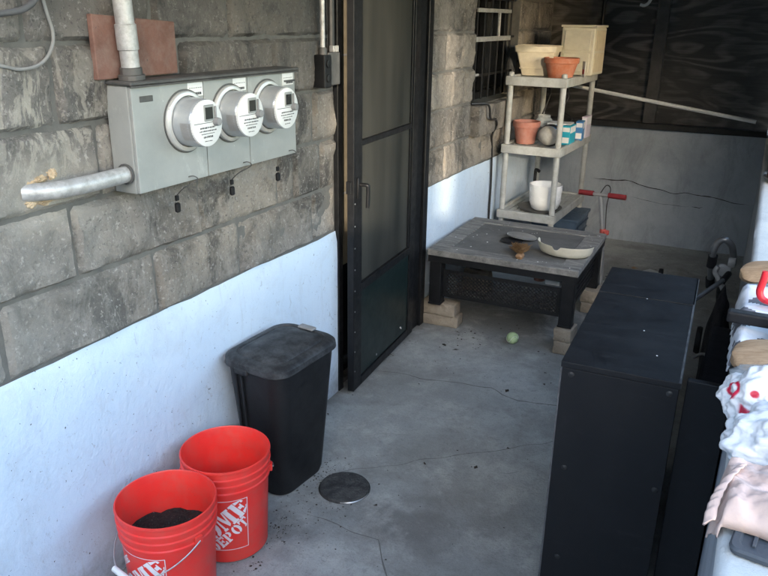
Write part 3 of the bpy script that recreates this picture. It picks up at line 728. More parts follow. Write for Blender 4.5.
# ------------------------------------------------------------------ buckets
def glyph(ch):
    """stencil slab-serif letters as quads in a unit cell"""
    def R(x0, y0, x1, y1): return [(x0, y0), (x1, y0), (x1, y1), (x0, y1)]
    def arc(cx, cy, rx, ry, w, a0, a1, n=6):
        out = []
        for i in range(n):
            p = a0+(a1-a0)*i/n; q = a0+(a1-a0)*(i+1)/n
            out.append([(cx+rx*cos(p), cy+ry*sin(p)), (cx+rx*cos(q), cy+ry*sin(q)), (cx+(rx-w)*cos(q), cy+(ry-w*.55)*sin(q)), (cx+(rx-w)*cos(p), cy+(ry-w*.55)*sin(p))])
        return out
    if ch == 'H': return [R(.06, 0, .34, 1), R(.62, 0, .9, 1), R(.34, .4, .46, .6), R(.5, .4, .62, .6), R(0, 0, .06, .13), R(.34, 0, .42, .13), R(0, .87, .06, 1), R(.34, .87, .42, 1), R(.54, 0, .62, .13), R(.9, 0, .97, .13), R(.54, .87, .62, 1), R(.9, .87, .97, 1)]
    if ch == 'E': return [R(.06, 0, .34, 1), R(.38, 0, .86, .2), R(.38, .8, .86, 1), R(.38, .4, .64, .6), R(.72, .2, .86, .34), R(.72, .66, .86, .8), R(0, 0, .06, .13), R(0, .87, .06, 1), R(.56, .32, .64, .4), R(.56, .6, .64, .68)]
    if ch == 'T': return [R(.32, 0, .6, .8), R(0, .82, .3, 1), R(.33, .82, .59, 1), R(.62, .82, .92, 1), R(0, .64, .13, .82), R(.79, .64, .92, .82), R(.22, 0, .32, .13), R(.6, 0, .7, .13)]
    if ch == 'O': return arc(.47, .5, .45, .52, .3, pi*.53, pi*1.47, 8)+arc(.51, .5, .45, .52, .3, -pi*.47, pi*.47, 8)
    if ch == 'D': return [R(.06, 0, .34, 1), R(0, 0, .06, .13), R(0, .87, .06, 1)]+arc(.42, .5, .5, .52, .3, -pi*.49, pi*.49, 9)
    if ch == 'P': return [R(.06, 0, .34, 1), R(0, 0, .06, .13), R(.34, 0, .44, .13), R(0, .87, .06, 1)]+arc(.42, .7, .42, .31, .28, -pi*.49, pi*.49, 8)
    if ch == 'M': return [R(.05, 0, .17, 1), R(.75, 0, 1.02, 1), [(.18, 1), (.40, 1), (.60, .18), (.46, .08)], [(.61, .2), (.48, .1), (.66, 1), (.74, 1)], R(0, 0, .05, .13), R(.17, 0, .26, .13), R(.68, 0, .75, .13), R(1.02, 0, 1.09, .13), R(0, .87, .05, 1), R(1.02, .87, 1.09, 1)]
def build_buckets():
    def rad(z): return .131+(.1445-.131)*min(1, z/.30)
    def bucket(loc, logo_a, piv_a, drop, label, front):
        b = thing('bucket', label, 'bucket', loc, 0, 'red buckets by the blue wall'); b.scale = (.94, .94, .975)
        prof = [(.0, .003), (.124, .003), (.131, .010), (rad(.27), .27), (rad(.275), .272), (.1495, .276), (.1495, .284), (.1455, .287), (.1455, .300), (.1515, .303), (.1515, .311), (.147, .314), (.147, .327), (.1535, .330), (.1535, .337), (.149, .340), (.149, .356), (.1535, .359), (.1545, .3635), (.153, .368), (.149, .369), (.1465, .365), (.1425, .29), (.128, .012), (.0, .010)]
        link_mesh('pail', lathe(B(), prof, n=80), M['red'], b, auto=38)
        # printed square logo
        bm = B(); S = .196; zc = .158
        def put(s, t):
            a = logo_a+s/.139; z = zc+t; r = rad(z)+.0009
            return V3((r*cos(a), r*sin(a), z))
        def quad(q, n=3):
            g = [[None]*(n+1) for _ in range(n+1)]
            for i in range(n+1):
                for j in range(n+1):
                    u, v = i/n, j/n
                    s = (q[0][0]*(1-u)+q[1][0]*u)*(1-v)+(q[3][0]*(1-u)+q[2][0]*u)*v
                    t = (q[0][1]*(1-u)+q[1][1]*u)*(1-v)+(q[3][1]*(1-u)+q[2][1]*u)*v
                    g[i][j] = bm.verts.new(put(s, t))
            for i in range(n):
                for j in range(n): bm.faces.new((g[i][j], g[i+1][j], g[i+1][j+1], g[i][j+1]))
        h = S/2; w = .0022
        quad([(-h, -h), (h, -h), (h, -h+w), (-h, -h+w)], 16); quad([(-h, h-w), (h, h-w), (h, h), (-h, h)], 16)
        quad([(-h, -h+w), (-h+w, -h+w), (-h+w, h-w), (-h, h-w)], 4); quad([(h-w, -h+w), (h, -h+w), (h, h-w), (h-w, h-w)], 4)
        ca, sa = cos(radians(41)), sin(radians(41))
        def line(txt, cx, cy, ch, cw, shear=.12):
            tot = sum({'M': 1.14, 'H': 1.0, 'T': .96, 'E': .92}.get(c, .99) for c in txt)*cw; x = -tot/2
            for c in txt:
                for q in glyph(c):
                    pts = []
                    for px, py in q:
                        X = x+px*cw*.97; Y = (py-.5)*ch
                        s = cx+X*ca-Y*sa; t = cy+X*sa+Y*ca
                        s = max(-h+.004, min(h-.004, s)); t = max(-h+.004, min(h-.004, t)); pts.append((s, t))
                    quad(pts, 2)
                x += {'M': 1.14, 'H': 1.0, 'T': .96, 'E': .92}.get(c, .99)*cw
        line('HOME', .0, .004, .066, .061); line('DEPOT', .032, -.040, .040, .0350); line('THE', -.053, .054, .023, .0215)
        link_mesh('printed_logo', bm, M['logo'], b)
        # wire bail
        for s in (0, pi):
            bm = B(); a = piv_a+s; rr = .1475; c0 = V3((rr*cos(a), rr*sin(a), .293)); d = V3((cos(a), sin(a), 0)); t = V3((-sin(a), cos(a), 0))
            Rm = Matrix(((d.x, t.x, 0, c0.x), (d.y, t.y, 0, c0.y), (0, 0, 1, c0.z), (0, 0, 0, 1)))
            box(bm, -.004, -.013, -.013, .011, .013, .012, bev=.004, seg=2, mat=Rm)
            link_mesh('ear', bm, M['red'], b)
        pts = []
        for k in range(17):
            th = pi*k/16; u = cos(th); v = sin(th)
            a = piv_a; d = V3((cos(a), sin(a), 0)); n = V3((-sin(a), cos(a), 0))*(-1 if front else 1)
            hor = .154+.05*v
            p = d*u*.161+n*v*(.172)+V3((0, 0, .293-drop*v))
            pts.append(p)
        hn = tube_obj('handle', M['wire'], b, pts, .0022, n=8, k=3)
        i = 8; dd = (pts[9]-pts[7]).normalized()
        link_mesh('grip', tube(B(), [pts[8]-dd*.045, pts[8]+dd*.045], .0095, 12), M['white'], hn, auto=40)
        return b
    bucket((.232, 1.338, 0), radians(-93), radians(-12), .10, 'red plastic bucket half filled with black soil, nearest along the blue wall', True)
    bucket((.219, 1.628, 0), radians(-65), radians(32), .06, 'empty red plastic bucket standing against the black waste bin', False)
    bm = B(); n = 40; rings = []
    for k in range(15):
        r = .1395*k/14
        rings.append([bm.verts.new((r*cos(2*pi*i/n), r*sin(2*pi*i/n), .012*fbm((r*cos(2*pi*i/n)*18, r*sin(2*pi*i/n)*18, 2), 4)+.008*noise.noise((r*cos(2*pi*i/n)*70, r*sin(2*pi*i/n)*70, 2)))) for i in range(n if k else 1)])
    for i in range(n): bm.faces.new((rings[0][0], rings[1][i], rings[1][(i+1) % n]))
    for a, b in zip(rings[1:], rings[2:]):
        for i in range(n): bm.faces.new((a[i], b[i], b[(i+1) % n], a[(i+1) % n]))
    s = link_mesh('potting_soil', bm, M['soil'], None, smooth=True); s.location = (.232, 1.338, .228); s.scale = (.93, .93, 1)
    tag(s, 'black potting soil with white flecks inside the nearer red bucket', 'soil')

# ------------------------------------------------------------------ bin, lid disc
def build_bin():
    b = thing('waste_bin', 'tall black plastic waste bin with a domed lid against the blue wall', 'bin', (.172, 2.03, 0), radians(-6))
    bm = B()
    rings = []
    for z, hx, hy, r in ((.0, .085, .118, .05), (.006, .094, .128, .055), (.03, .1, .134, .055), (.5, .132, .168, .06), (.522, .133, .169, .06)):
        rings.append([(x+.0, y, z) for x, y in rrect(hx, hy, r, 8)])
    loft(bm, rings, True, False)
    link_mesh('body', bm, M['bin'], b, auto=40)
    bm = B()
    for xo in (-.075, -.045):   # two shallow ribs down the front
        box(bm, -.004, -.004, 0, .004, .004, .43, bev=.003, seg=2, mat=Matrix.Translation((xo*.85, -.1405, .06)) @ Matrix.Rotation(radians(4.4), 4, 'X'))
    link_mesh('rib', bm, M['bin'], b, auto=40)
    bm = B(); L = []
    for z, g, r in ((.515, .0, .065), (.522, .004, .068), (.525, .012, .072), (.545, .010, .072), (.553, .002, .07), (.558, -.012, .065), (.5595, -.022, .06), (.5555, -.0245, .058), (.5555, -.030, .056), (.560, -.034, .055), (.565, -.05, .05), (.5685, -.085, .03), (.5695, -.12, .012)):
        L.append([(x, y, z+.006*(y/.18)) for x, y in rrect(.135+g, .172+g, max(.008, r), 8)])
    loft(bm, L, False, True)
    link_mesh('lid', bm, M['bin_lid'], b, auto=32)
    bm = B(); box(bm, -.035, .135, .566, .035, .165, .576, bev=.006, seg=3); link_mesh('lid_button', bm, M['grey_plastic'], b, auto=40)
    bm = B(); box(bm, -.06, -.188, .502, .0, -.170, .526, bev=.008, seg=3); link_mesh('lid_clip', bm, M['bin_lid'], b, auto=40)

    d = thing('drain_cover', 'round dark drain cover on the floor beside the black bin', 'drain cover', (.415, 2.062, 0))
    link_mesh('disc', lathe(B(), [(.0, .012), (.085, .0115), (.093, .010), (.097, .004), (.098, .0)], n=56), M['lid_disc'], d, auto=40)
    bm = B()
    n = 20; vs = []
    for k in range(n+1):
        a = radians(-70+75*k/n); w = .003*sin(pi*k/n)
        vs.append([bm.verts.new(((.0985+e)*cos(a), (.0985+e)*sin(a), zz)) for e, zz in ((0, .007), (w, .004))])
    for p, q in zip(vs, vs[1:]): bm.faces.new((p[0], p[1], q[1], q[0]))
    link_mesh('metal_rim', bm, M['alu'], d)

# ------------------------------------------------------------------ black cabinet and board
def build_cabinet():
    c = thing('black_cabinet', 'black laminate cabinet with three top sections standing in the middle of the patio', 'cabinet', (1.213, 1.866, 0), radians(2.2))
    W, L, H = .310, .915, .80
    bm = B()
    onebox('end_panel', M['laminate'], c, .004, 0, .0, W-.004, .018, H-.0185, bev=.0015)
    onebox('end_panel', M['laminate'], c, .004, L-.018, .0, W-.004, L, H-.0185, bev=.0015)
    onebox('side_panel', M['laminate'], c, .004, .0185, .0, .020, L-.0185, H-.0185, bev=.0015)
    onebox('side_panel', M['laminate'], c, W-.020, .0185, .0, W-.004, L-.0185, H-.0185, bev=.0015)
    for a, b2, dz in ((0, .315, 0), (.3165, .618, -.0015), (.6195, L, .0008)):
        onebox('top_section', M['laminate'], c, 0, a, H-.018+dz, W, b2, H+dz, bev=.0022)
    bm = B(); box(bm, W-.0008, .002, H-.016, W+.0006, L-.002, H-.0025); box(bm, W-.006, .002, H-.0005, W-.0008, L-.01, H+.0008)
    link_mesh('worn_edge', bm, M['chip'], c)
    bm = B(); box(bm, -.0004, .0, .0, .0036, .0008, H-.02); link_mesh('worn_corner', bm, M['chip'], c)
    for x, z in ((.03, .765), (.285, .765), (.04, .47), (.288, .47), (.05, .16), (.29, .16)):
        link_mesh('screw_cap', lathe(B(), [(.0085, .0), (.0085, -.002), (.006, -.0035), (.0, -.0038)], (x, 0, z), 16, 'y'), M['cable'], c, auto=40)
    bm = B()
    for x, y in ((.16, .61), (.182, .32), (.235, .15)):
        r = bmesh.ops.create_icosphere(bm, subdivisions=1, radius=.003)
        for v in r['verts']: v.co = V3((v.co.x+x, v.co.y+y, v.co.z*.4+H+.001))
    tag(link_mesh('plaster_crumbs', bm, M['white'], None), 'tiny white crumbs scattered on the black cabinet top', 'crumbs', None)
    o = bpy.data.objects['plaster_crumbs']; o.location = (1.213, 1.866, 0); o.rotation_euler = (0, 0, radians(2.2))
    p = thing('leaning_board', 'flat black board standing upright between the black cabinet and the ledge', 'board', (1.533, 1.93, 0))
    onebox('sheet', M['laminate'], p, 0, 0, 0, .108, .02, .79, bev=.003)
    onebox('rear_sheet', M['black_fabric'], p, .02, .021, 0, .100, .9, .62, bev=.02, seg=3)

# ------------------------------------------------------------------ low table and what is on and under it
def build_table():
    t = thing('patio_table', 'low weathered grey patio table raised on bricks', 'table', (.053, 3.635, 0), radians(1))
    W, L, H, b0 = .835, .80, .472, .145
    bm = B(); fw = .105
    box(bm, 0, 0, H-.035, W, fw, H, bev=.003); box(bm, 0, L-fw, H-.035, W, L, H, bev=.003)
    box(bm, 0, fw+.0015, H-.035, fw, L-fw-.0015, H, bev=.003); box(bm, W-fw, fw+.0015, H-.035, W, L-fw-.0015, H, bev=.003)
    link_mesh('top_frame', bm, M['weathered'], t)
    onebox('top_panel', M['dusty'], t, fw+.002, fw+.002, H-.03, W-fw-.002, L-fw-.002, H-.005, bev=.002)
    bm = B(); box(bm, .004, .004, H-.072, W-.004, .024, H-.0355); box(bm, .004, L-.024, H-.072, W-.004, L-.004, H-.0355); box(bm, .004, .0245, H-.072, .024, L-.0245, H-.0355); box(bm, W-.024, .0245, H-.072, W-.004, L-.0245, H-.0355)
    link_mesh('rail', bm, M['black_metal'], t)
    for x, y in ((.012, .012), (W-.082, .012), (.012, L-.082), (W-.082, L-.082)):
        bm = B(); box(bm, x, y, b0, x+.07, y+.07, H-.0725, bev=.006, seg=2); box(bm, x-.003, y-.003, b0, x+.073, y+.073, b0+.012, bev=.003)
        link_mesh('leg', bm, M['black_metal'], t)
    # perforated front apron: real holes
    bm = B(); nx, nz = 30, 8; x0, x1, z0, z1 = .085, W-.085, .19, .352; cx = (x1-x0)/nx; cz = (z1-z0)/nz
    for i in range(nx):
        for j in range(nz):
            ox, oz = x0+cx*(i+.5), z0+cz*(j+.5)
            solid = j in (0, 7) or i in (0, nx-1)
            if solid:
                bm.faces.new([bm.verts.new((ox+sx*cx/2, .0, oz+sz*cz/2)) for sx, sz in ((-1, -1), (1, -1), (1, 1), (-1, 1))]); continue
            sq = []; oc = []
            for k in range(8):
                a = pi/8+k*pi/4; s, c_ = cos(a), sin(a); m = max(abs(s), abs(c_))
                sq.append(bm.verts.new((ox+s/m*cx/2, 0, oz+c_/m*cz/2))); oc.append(bm.verts.new((ox+s*cx*.3, 0, oz+c_*cx*.3)))
            for k in range(8): bm.faces.new((sq[k], sq[(k+1) % 8], oc[(k+1) % 8], oc[k]))
    bmesh.ops.remove_doubles(bm, verts=bm.verts, dist=1e-5)
    g = bmesh.ops.solidify(bm, geom=bm.faces[:], thickness=.004)
    for v in bm.verts: v.co.y += .045
    link_mesh('perforated_apron', bm, M['black_metal'], t)
    bm = B()
    for k in range(6): box(bm, W-.05, .1, .215+.03*k, W-.038, L-.1, .235+.03*k, bev=.002)
    link_mesh('side_louvre', bm, M['black_metal'], t)
    # brick stacks
    rr = random.Random(4)
    def brick(x, y, z, rz, sx, sy, sz, label, grp='bricks under the low table'):
        bm = B(); box(bm, -sx/2, -sy/2, 0, sx/2, sy/2, sz, bev=.008, seg=2)
        bmesh.ops.subdivide_edges(bm, edges=bm.edges[:], cuts=2, use_grid_fill=True)
        for v in bm.verts: v.co += V3((noise.noise(v.co*30+V3((x*9, 0, z*9))), noise.noise(v.co*30+V3((0, y*9, 3))), .0))*.004
        o = link_mesh('brick', bm, M['brick'], None, auto=60); o.location = (x, y, z); o.rotation_euler = (0, 0, rz); tag(o, label, 'brick', grp)
    brick(.118, 3.742, 0, .06, .215, .105, .066, 'lower pale brick under the table leg nearest the door'); brick(.108, 3.735, .067, .0, .205, .1, .076, 'upper pale brick carrying the table leg nearest the door')
    brick(.845, 3.715, 0, .03, .10, .16, .074, 'lower rough brick under the front leg beside the black cabinet'); brick(.842, 3.70, .0745, -.04, .095, .13, .069, 'upper rough brick carrying the front leg beside the black cabinet')
    brick(.845, 4.385, 0, .05, .11, .16, .066, 'lower brick under the rear leg nearest the scooter'); brick(.84, 4.38, .067, -.05, .105, .15, .076, 'upper brick carrying the rear leg nearest the scooter')
    brick(.10, 4.385, 0, .0, .18, .11, .066, 'lower brick under the rear leg beside the blue wall'); brick(.10, 4.385, .067, .05, .17, .105, .076, 'upper brick carrying the rear leg beside the blue wall')
    # things on the table
    bm = lathe(B(), [(.0, .010), (.07, .0085), (.082, .010), (.088, .006), (.086, .0), (.0, .0)], n=40)
    o = link_mesh('jar_lid', bm, M['alu'], None, auto=40); o.location = (.452, 4.10, .482); o.rotation_euler = (radians(-6), radians(5), 0); tag(o, 'round grey metal lid lying on the low table', 'lid')
    bm = lathe(B(), [(.0, .006), (.06, .006), (.066, .0), (.0, .0)], n=32)
    o = link_mesh('black_disc', bm, M['black_rubber'], None, auto=40); o.location = (.415, 4.02, .473); tag(o, 'flat black disc half hidden beneath the grey metal lid', 'disc')
    br = thing('hand_brush', 'worn hand brush with brown bristles lying on the low table', 'brush', (.52, 3.82, .474), radians(0))
    bm = B(); rb = random.Random(3)
    for k in range(420):
        u = rb.random(); v = rb.random(); a = radians(200-130*u)   # fan of bristles
        base = V3((.035+.02*(u-.5), -.10+.03*v, .012+.02*rb.random())); l = .12*rb.uniform(.7, 1.05)
        ang = radians(78+62*u+rb.uniform(-6, 6)); tip = base+V3((l*cos(ang), l*sin(ang), rb.uniform(-.008, .022)))
        tip.z = max(.003, tip.z); d = (tip-base).normalized(); s = d.cross(V3((0, 0, 1)))*.0022
        q = [bm.verts.new(base-s), bm.verts.new(base+s), bm.verts.new(tip+s*.8), bm.verts.new(tip-s*.8)]; bm.faces.new(q)
        q2 = [bm.verts.new(base-V3((0, 0, .002))), bm.verts.new(base+V3((0, 0, .002))), bm.verts.new(tip+V3((0, 0, .0015))), bm.verts.new(tip-V3((0, 0, .0015)))]; bm.faces.new(q2)
    link_mesh('bristles', bm, M['bristle'], br)
    link_mesh('brush_block', loft(B(), [[(.036+x, -.10+y, z) for x, y in rrect(w, l, min(w, l)*.6, 4)] for z, w, l in ((0, .017, .024), (.014, .021, .029), (.024, .015, .022))]), M['wood_handle'], br, auto=40)
    # cream half pan
    pn = thing('dustpan', 'cream plastic dustpan with a notched rim on the low table', 'dustpan', (.745, 3.90, .473), radians(-8))
    bm = B(); n = 30; rings = []
    def po(a, f, z):   # half-moon outline, flat edge at the back
        x = .155*cos(a); y = -.12*sin(a)
        return V3((x*f, y*f+.03, z))
    out = []
    angs = [pi*k/n for k in range(n+1)]
    prof = [(.80, .002), (.90, .008), (.97, .03), (1.0, .055), (1.02, .06), (1.015, .064), (.975, .058), (.94, .03), (.87, .014), (.78, .008)]
    rows = []
    for a in angs:
        notch = -.028*math.exp(-((a-pi*.52)/.09)**2)
        rows.append([bm.verts.new(po(a, f, z+(notch if z > .05 else notch*.4 if z > .025 else 0))) for f, z in prof])
    for r0, r1 in zip(rows, rows[1:]):
        for j in range(len(prof)-1): bm.faces.new((r0[j], r1[j], r1[j+1], r0[j+1]))
    bm.faces.new([r[0] for r in rows]); bm.faces.new([r[-1] for r in rows])
    for r in (rows[0], rows[-1]): bm.faces.new(r)
    link_mesh('pan', bm, M['cream_pale'], pn, auto=45)
    # paper scraps and dust on the tabletop
    bm = B(); rr = random.Random(11)
    for k in range(46):
        x, y, s = rr.uniform(.1, .85), rr.uniform(3.66, 4.4), rr.uniform(.002, .007); a = rr.random()*6
        q = [V3((x+s*cos(a+i*pi/2)*rr.uniform(.5, 1.2), y+s*sin(a+i*pi/2)*rr.uniform(.5, 1.2), .474+rr.uniform(0, .002))) for i in range(4)]
        bm.faces.new([bm.verts.new(v) for v in q])
    o = link_mesh('table_debris', bm, M['label_white']); o['kind'] = 'stuff'; tag(o, 'pale crumbs scattered over the low table top', 'debris')
    # boxes stored under the top
    s = thing('white_carton', 'white carton showing under the front edge of the low table', 'carton', (.63, 3.78, .30))
    onebox('carton', M['white'], s, -.26, 0, .075, .04, .2, .085, bev=.002)
    onebox('carton_end', M['card_white'], s, .06, .0, .03, .14, .14, .095, bev=.004)
    link_mesh('jar', lathe(B(), [(.03, 0), (.032, .05), (.02, .06)], (.015, .05, .03), 20, close=True), M['dull_terracotta'], s, auto=40)
    bm = B(); bmesh.ops.create_uvsphere(bm, u_segments=28, v_segments=18, radius=.033)
    o = link_mesh('tennis_ball', bm, M['ball'], None, smooth=True); o.location = (.57, 3.655, .033); tag(o, 'pale green ball lying on the floor in front of the low table', 'ball')
    bm = tube(B(), [V3((.0332*cos(a)*(1 if True else 1), .0332*sin(a)*cos(.9*sin(2*a)), .0332*sin(a)*sin(.9*sin(2*a)))) for a in [2*pi*k/24 for k in range(25)]], .0009, 5, 2)
    link_mesh('seam', bm, M['label_white'], o)

# ------------------------------------------------------------------ shelf unit and contents
def build_shelf():
    s = thing('shelf_unit', 'off white plastic shelf unit of four tiers in the far left corner', 'shelf unit', (.045, 4.86, 0), radians(-1.5))
    W, L = .41, .83; tiers = (.06, .432, .884, 1.328)
    for z in tiers:
        bm = B()
        box(bm, 0, 0, z-.058, W, .026, z, bev=.006, seg=2); box(bm, 0, L-.026, z-.058, W, L, z, bev=.006, seg=2)
        box(bm, 0, .0265, z-.058, .026, L-.0265, z, bev=.004); box(bm, W-.026, .0265, z-.058, W, L-.0265, z, bev=.004)
        for k in range(9): box(bm, .0265+.0405*k, .0265, z-.022, .0265+.0405*k+.034, L-.0265, z-.010)
        box(bm, .0265, .0265, z-.04, W-.0265, L-.0265, z-.0225)
        for k in range(3): box(bm, W*.3+.07*k, -.0015, z-.05, W*.3+.07*k+.004, -.0002, z-.008)
        link_mesh('tier', bm, M['shelf'], s)
    for x, y in ((.028, .028), (W-.028, .028), (.028, L-.028), (W-.028, L-.028)):
        bm = B()
        for a, b in zip((0,)+tiers[1:-1], tiers[1:]): pass
        lo = 0
        for z in tiers:
            if z-.058-lo > .02: lathe(bm, [(.0195, lo+.001), (.0195, z-.0585)], (x, y, 0), 20)
            lo = z
        lathe(bm, [(.019, tiers[-1]), (.0185, tiers[-1]+.022), (.012, tiers[-1]+.027), (.0, tiers[-1]+.028)], (x, y, 0), 20)
        link_mesh('post', bm, M['shelf'], s, auto=40)
    def put(o, x, y, z, rz=0): o.location = (x, y, z); o.rotation_euler = (0, 0, rz); return o
    def pot(name, label, cat, r0, r1, h, rim, mat, x, y, z, lip=.008):
        prof = [(.0, .002), (r0, .0), (r0+(r1-r0)*.8-.002, h-rim), (r1, h-rim+.002), (r1+lip*.3, h-.003), (r1, h), (r1-.008, h), (r1-.010, h-rim), (r0-.005, .008), (.0, .008)]
        o = link_mesh(name, lathe(B(), prof, n=40), mat, None, auto=40); put(o, x, y, z); return tag(o, label, cat)
    T = 1.323
    # top tier
    p = thing('planter', 'square cream planter box on the top shelf tier beside the wall', 'planter', (.165, 5.17, T), .1)
    bm = B(); loft(bm, [[(x, y, z) for x, y in rrect(a, b, .012, 3)] for z, a, b in ((0, .088, .088), (.15, .125, .125), (.152, .135, .135), (.19, .140, .140), (.192, .132, .132), (.14, .116, .116))], True, True)
    link_mesh('body', bm, M['cream'], p, auto=40)
    bm = B(); box(bm, -.1, -.118, .045, .1, -.098, .05); link_mesh('moulding', bm, M['cream'], p)
    pot('flower_pot', 'wide orange terracotta pot on the top shelf tier', 'pot', .078, .112, .125, .035, M['terracotta'], .365, 5.02, T)
    tb = thing('drawer_tower', 'tall pale plastic container behind the orange pot on the top shelf', 'container', (.40, 5.45, T), radians(-4))
    onebox('shell', M['cream_pale'], tb, -.115, -.14, 0, .115, .14, .31, bev=.012, seg=3)
    bm = B()
    for a, b in ((.02, .145), (.160, .29)): box(bm, -.092, -.147, a, .092, -.1405, b, bev=.004)
    link_mesh('front_drawer', bm, M['cream_pale'], tb)
    bm = B()
    for a, b in ((.02, .145), (.160, .29)): box(bm, .1155, -.115, a, .119, .115, b, bev=.003)
    link_mesh('side_recess', bm, M['cream'], tb)
    onebox('lid', M['cream_pale'], tb, -.122, -.147, .3105, .122, .147, .325, bev=.005)
    tg = onebox('seed_packet', M['label_white'], None, -.002, -.03, 0, .0, .035, .10, bev=0); put(tg, .488, 5.14, T, .5); tag(tg, 'small white seed packet standing by the orange pot', 'packet')
    bm = B(); box(bm, -.0035, -.018, .02, -.0021, .02, .05); box(bm, .0001, -.018, .015, .001, .024, .055); link_mesh('print', bm, M['red_bright'], tg)
    # middle tier
    T = .879
    pot('flower_pot', 'dusty reddish clay pot on the middle shelf tier', 'pot', .062, .092, .15, .04, M['dull_terracotta'], .165, 5.02, T)
    bl = thing('stone_ball', 'round grey stone ball in a dark ring on the middle shelf tier', 'ball', (.335, 4.955, T), 0)
    bm = B(); bmesh.ops.create_icosphere(bm, subdivisions=4, radius=.064)
    for v in bm.verts: v.co = v.co*(1+.03*fbm(v.co*20, 3))+V3((0, 0, .072))
    link_mesh('ball', bm, M['stone_grey'], bl, smooth=True)
    link_mesh('ring', lathe(B(), [(.062, -.012), (.074, -.012), (.074, .012), (.062, .012), (.062, -.012)], (.012, .02, .072), 32, 'y'), M['black_rubber'], bl, auto=40)
    for nm, lab, mt, x, y, w, dl, h, rz in (('card_box', 'white carton behind the stone ball on the middle shelf', 'card_white', .35, 5.22, .16, .14, .13, .05), ('card_box', 'teal and white carton on the middle shelf', 'teal', .425, 5.16, .055, .16, .125, .0),
                                   ('card_box', 'small blue carton at the shelf edge on the middle tier', 'card_blue', .452, 5.38, .05, .11, .13, .1), ('card_box', 'pale lilac packet farthest along the middle tier', 'card_pink', .462, 5.53, .035, .13, .15, -.05)):
        o = onebox(nm, M[mt], None, -w/2, -dl/2, 0, w/2, dl/2, h, bev=.002); put(o, x, y, T, rz); tag(o, lab, 'carton', 'cartons on the middle shelf')
        bm = B(); box(bm, w/2+.0002, -dl/2+.006, h*.62, w/2+.001, dl/2-.006, h*.95); box(bm, -w/2+.005, -dl/2-.001, h*.1, w/2-.005, -dl/2-.0002, h*.4); box(bm, -w/2+.004, -dl/2-.001, h*.7, w/2-.004, -dl/2-.0002, h*.93)
        link_mesh('print', bm, M['card_white' if mt != 'card_white' else 'card_blue'], o)
    j = thing('clear_jar', 'clear plastic jar standing behind the clay pot', 'jar', (.21, 5.30, T))
    link_mesh('jar', lathe(B(), [(.0, .002), (.06, .002), (.062, .01), (.062, .13), (.045, .15), (.045, .165)], n=32), M['clear'], j, auto=40)
    o = onebox('small_white_bottle', M['white'], None, -.02, -.02, 0, .02, .02, .12, bev=.008, seg=3); put(o, .29, 5.36, T); tag(o, 'small white bottle behind the stone ball', 'bottle')
    tag(link_mesh('shelf_cable', tube(B(), [(.10, 5.64, 1.25), (.16, 5.60, 1.18), (.15, 5.55, 1.08), (.13, 5.5, .98), (.16, 5.45, .90)], .006, 8), M['cable'], auto=40), 'black cable hanging behind the middle tier near the wall', 'cable')
    tag(link_mesh('shelf_cable', tube(B(), [(.26, 5.65, 1.26), (.30, 5.60, 1.15), (.27, 5.56, 1.06), (.36, 5.5, 1.0), (.30, 5.45, .92), (.26, 5.4, .90)], .006, 8), M['cable'], auto=40), 'black cable tangling behind the cartons on the middle tier', 'cable')
    # lower tier
    T = .425
    o = link_mesh('plant_saucer', lathe(B(), [(.0, .006), (.125, .006), (.15, .02), (.155, .02), (.135, .0), (.0, .0)], n=40), M['dusty'], None, auto=40); put(o, .30, 5.04, T); tag(o, 'shallow dark saucer under the white pot on the lower shelf tier', 'saucer')
    o = link_mesh('white_pot', lathe(B(), [(.0, .002), (.075, .0), (.092, .012), (.108, .06), (.113, .17), (.112, .178), (.107, .177), (.103, .06), (.08, .016), (.0, .014)], n=48), M['ceramic'], None, auto=40); put(o, .335, 5.03, T+.008); tag(o, 'rounded white ceramic pot on the lower shelf tier', 'pot')
    k = link_mesh('small_tap', tube(B(), [(0, 0, 0), (0, 0, .2), (.01, -.01, .225), (.035, -.03, .22)], .012, 10), M['black_rubber'], None, auto=40); put(k, .18, 5.3, T); tag(k, 'black spout standing behind the rounded white pot', 'spout')
    # blue tote on the floor tier
    b = thing('storage_tote', 'dark blue plastic tote under the lower shelf tier', 'tote', (.36, 5.44, .056))
    bm = B(); loft(bm, [[(x, y, z) for x, y in rrect(a, c_, .02, 3)] for z, a, c_ in ((0, .15, .19), (.25, .17, .21))], True, False); link_mesh('body', bm, M['blue_tote'], b, auto=40)
    onebox('lid', M['blue_tote'], b, -.178, -.218, .25, .178, .218, .272, bev=.006)
    bm = B()
    for z in (.07, .14, .2): box(bm, .156+.08*z, -.17, z, .160+.08*z, .17, z+.012)
    link_mesh('rib', bm, M['blue_tote'], b)

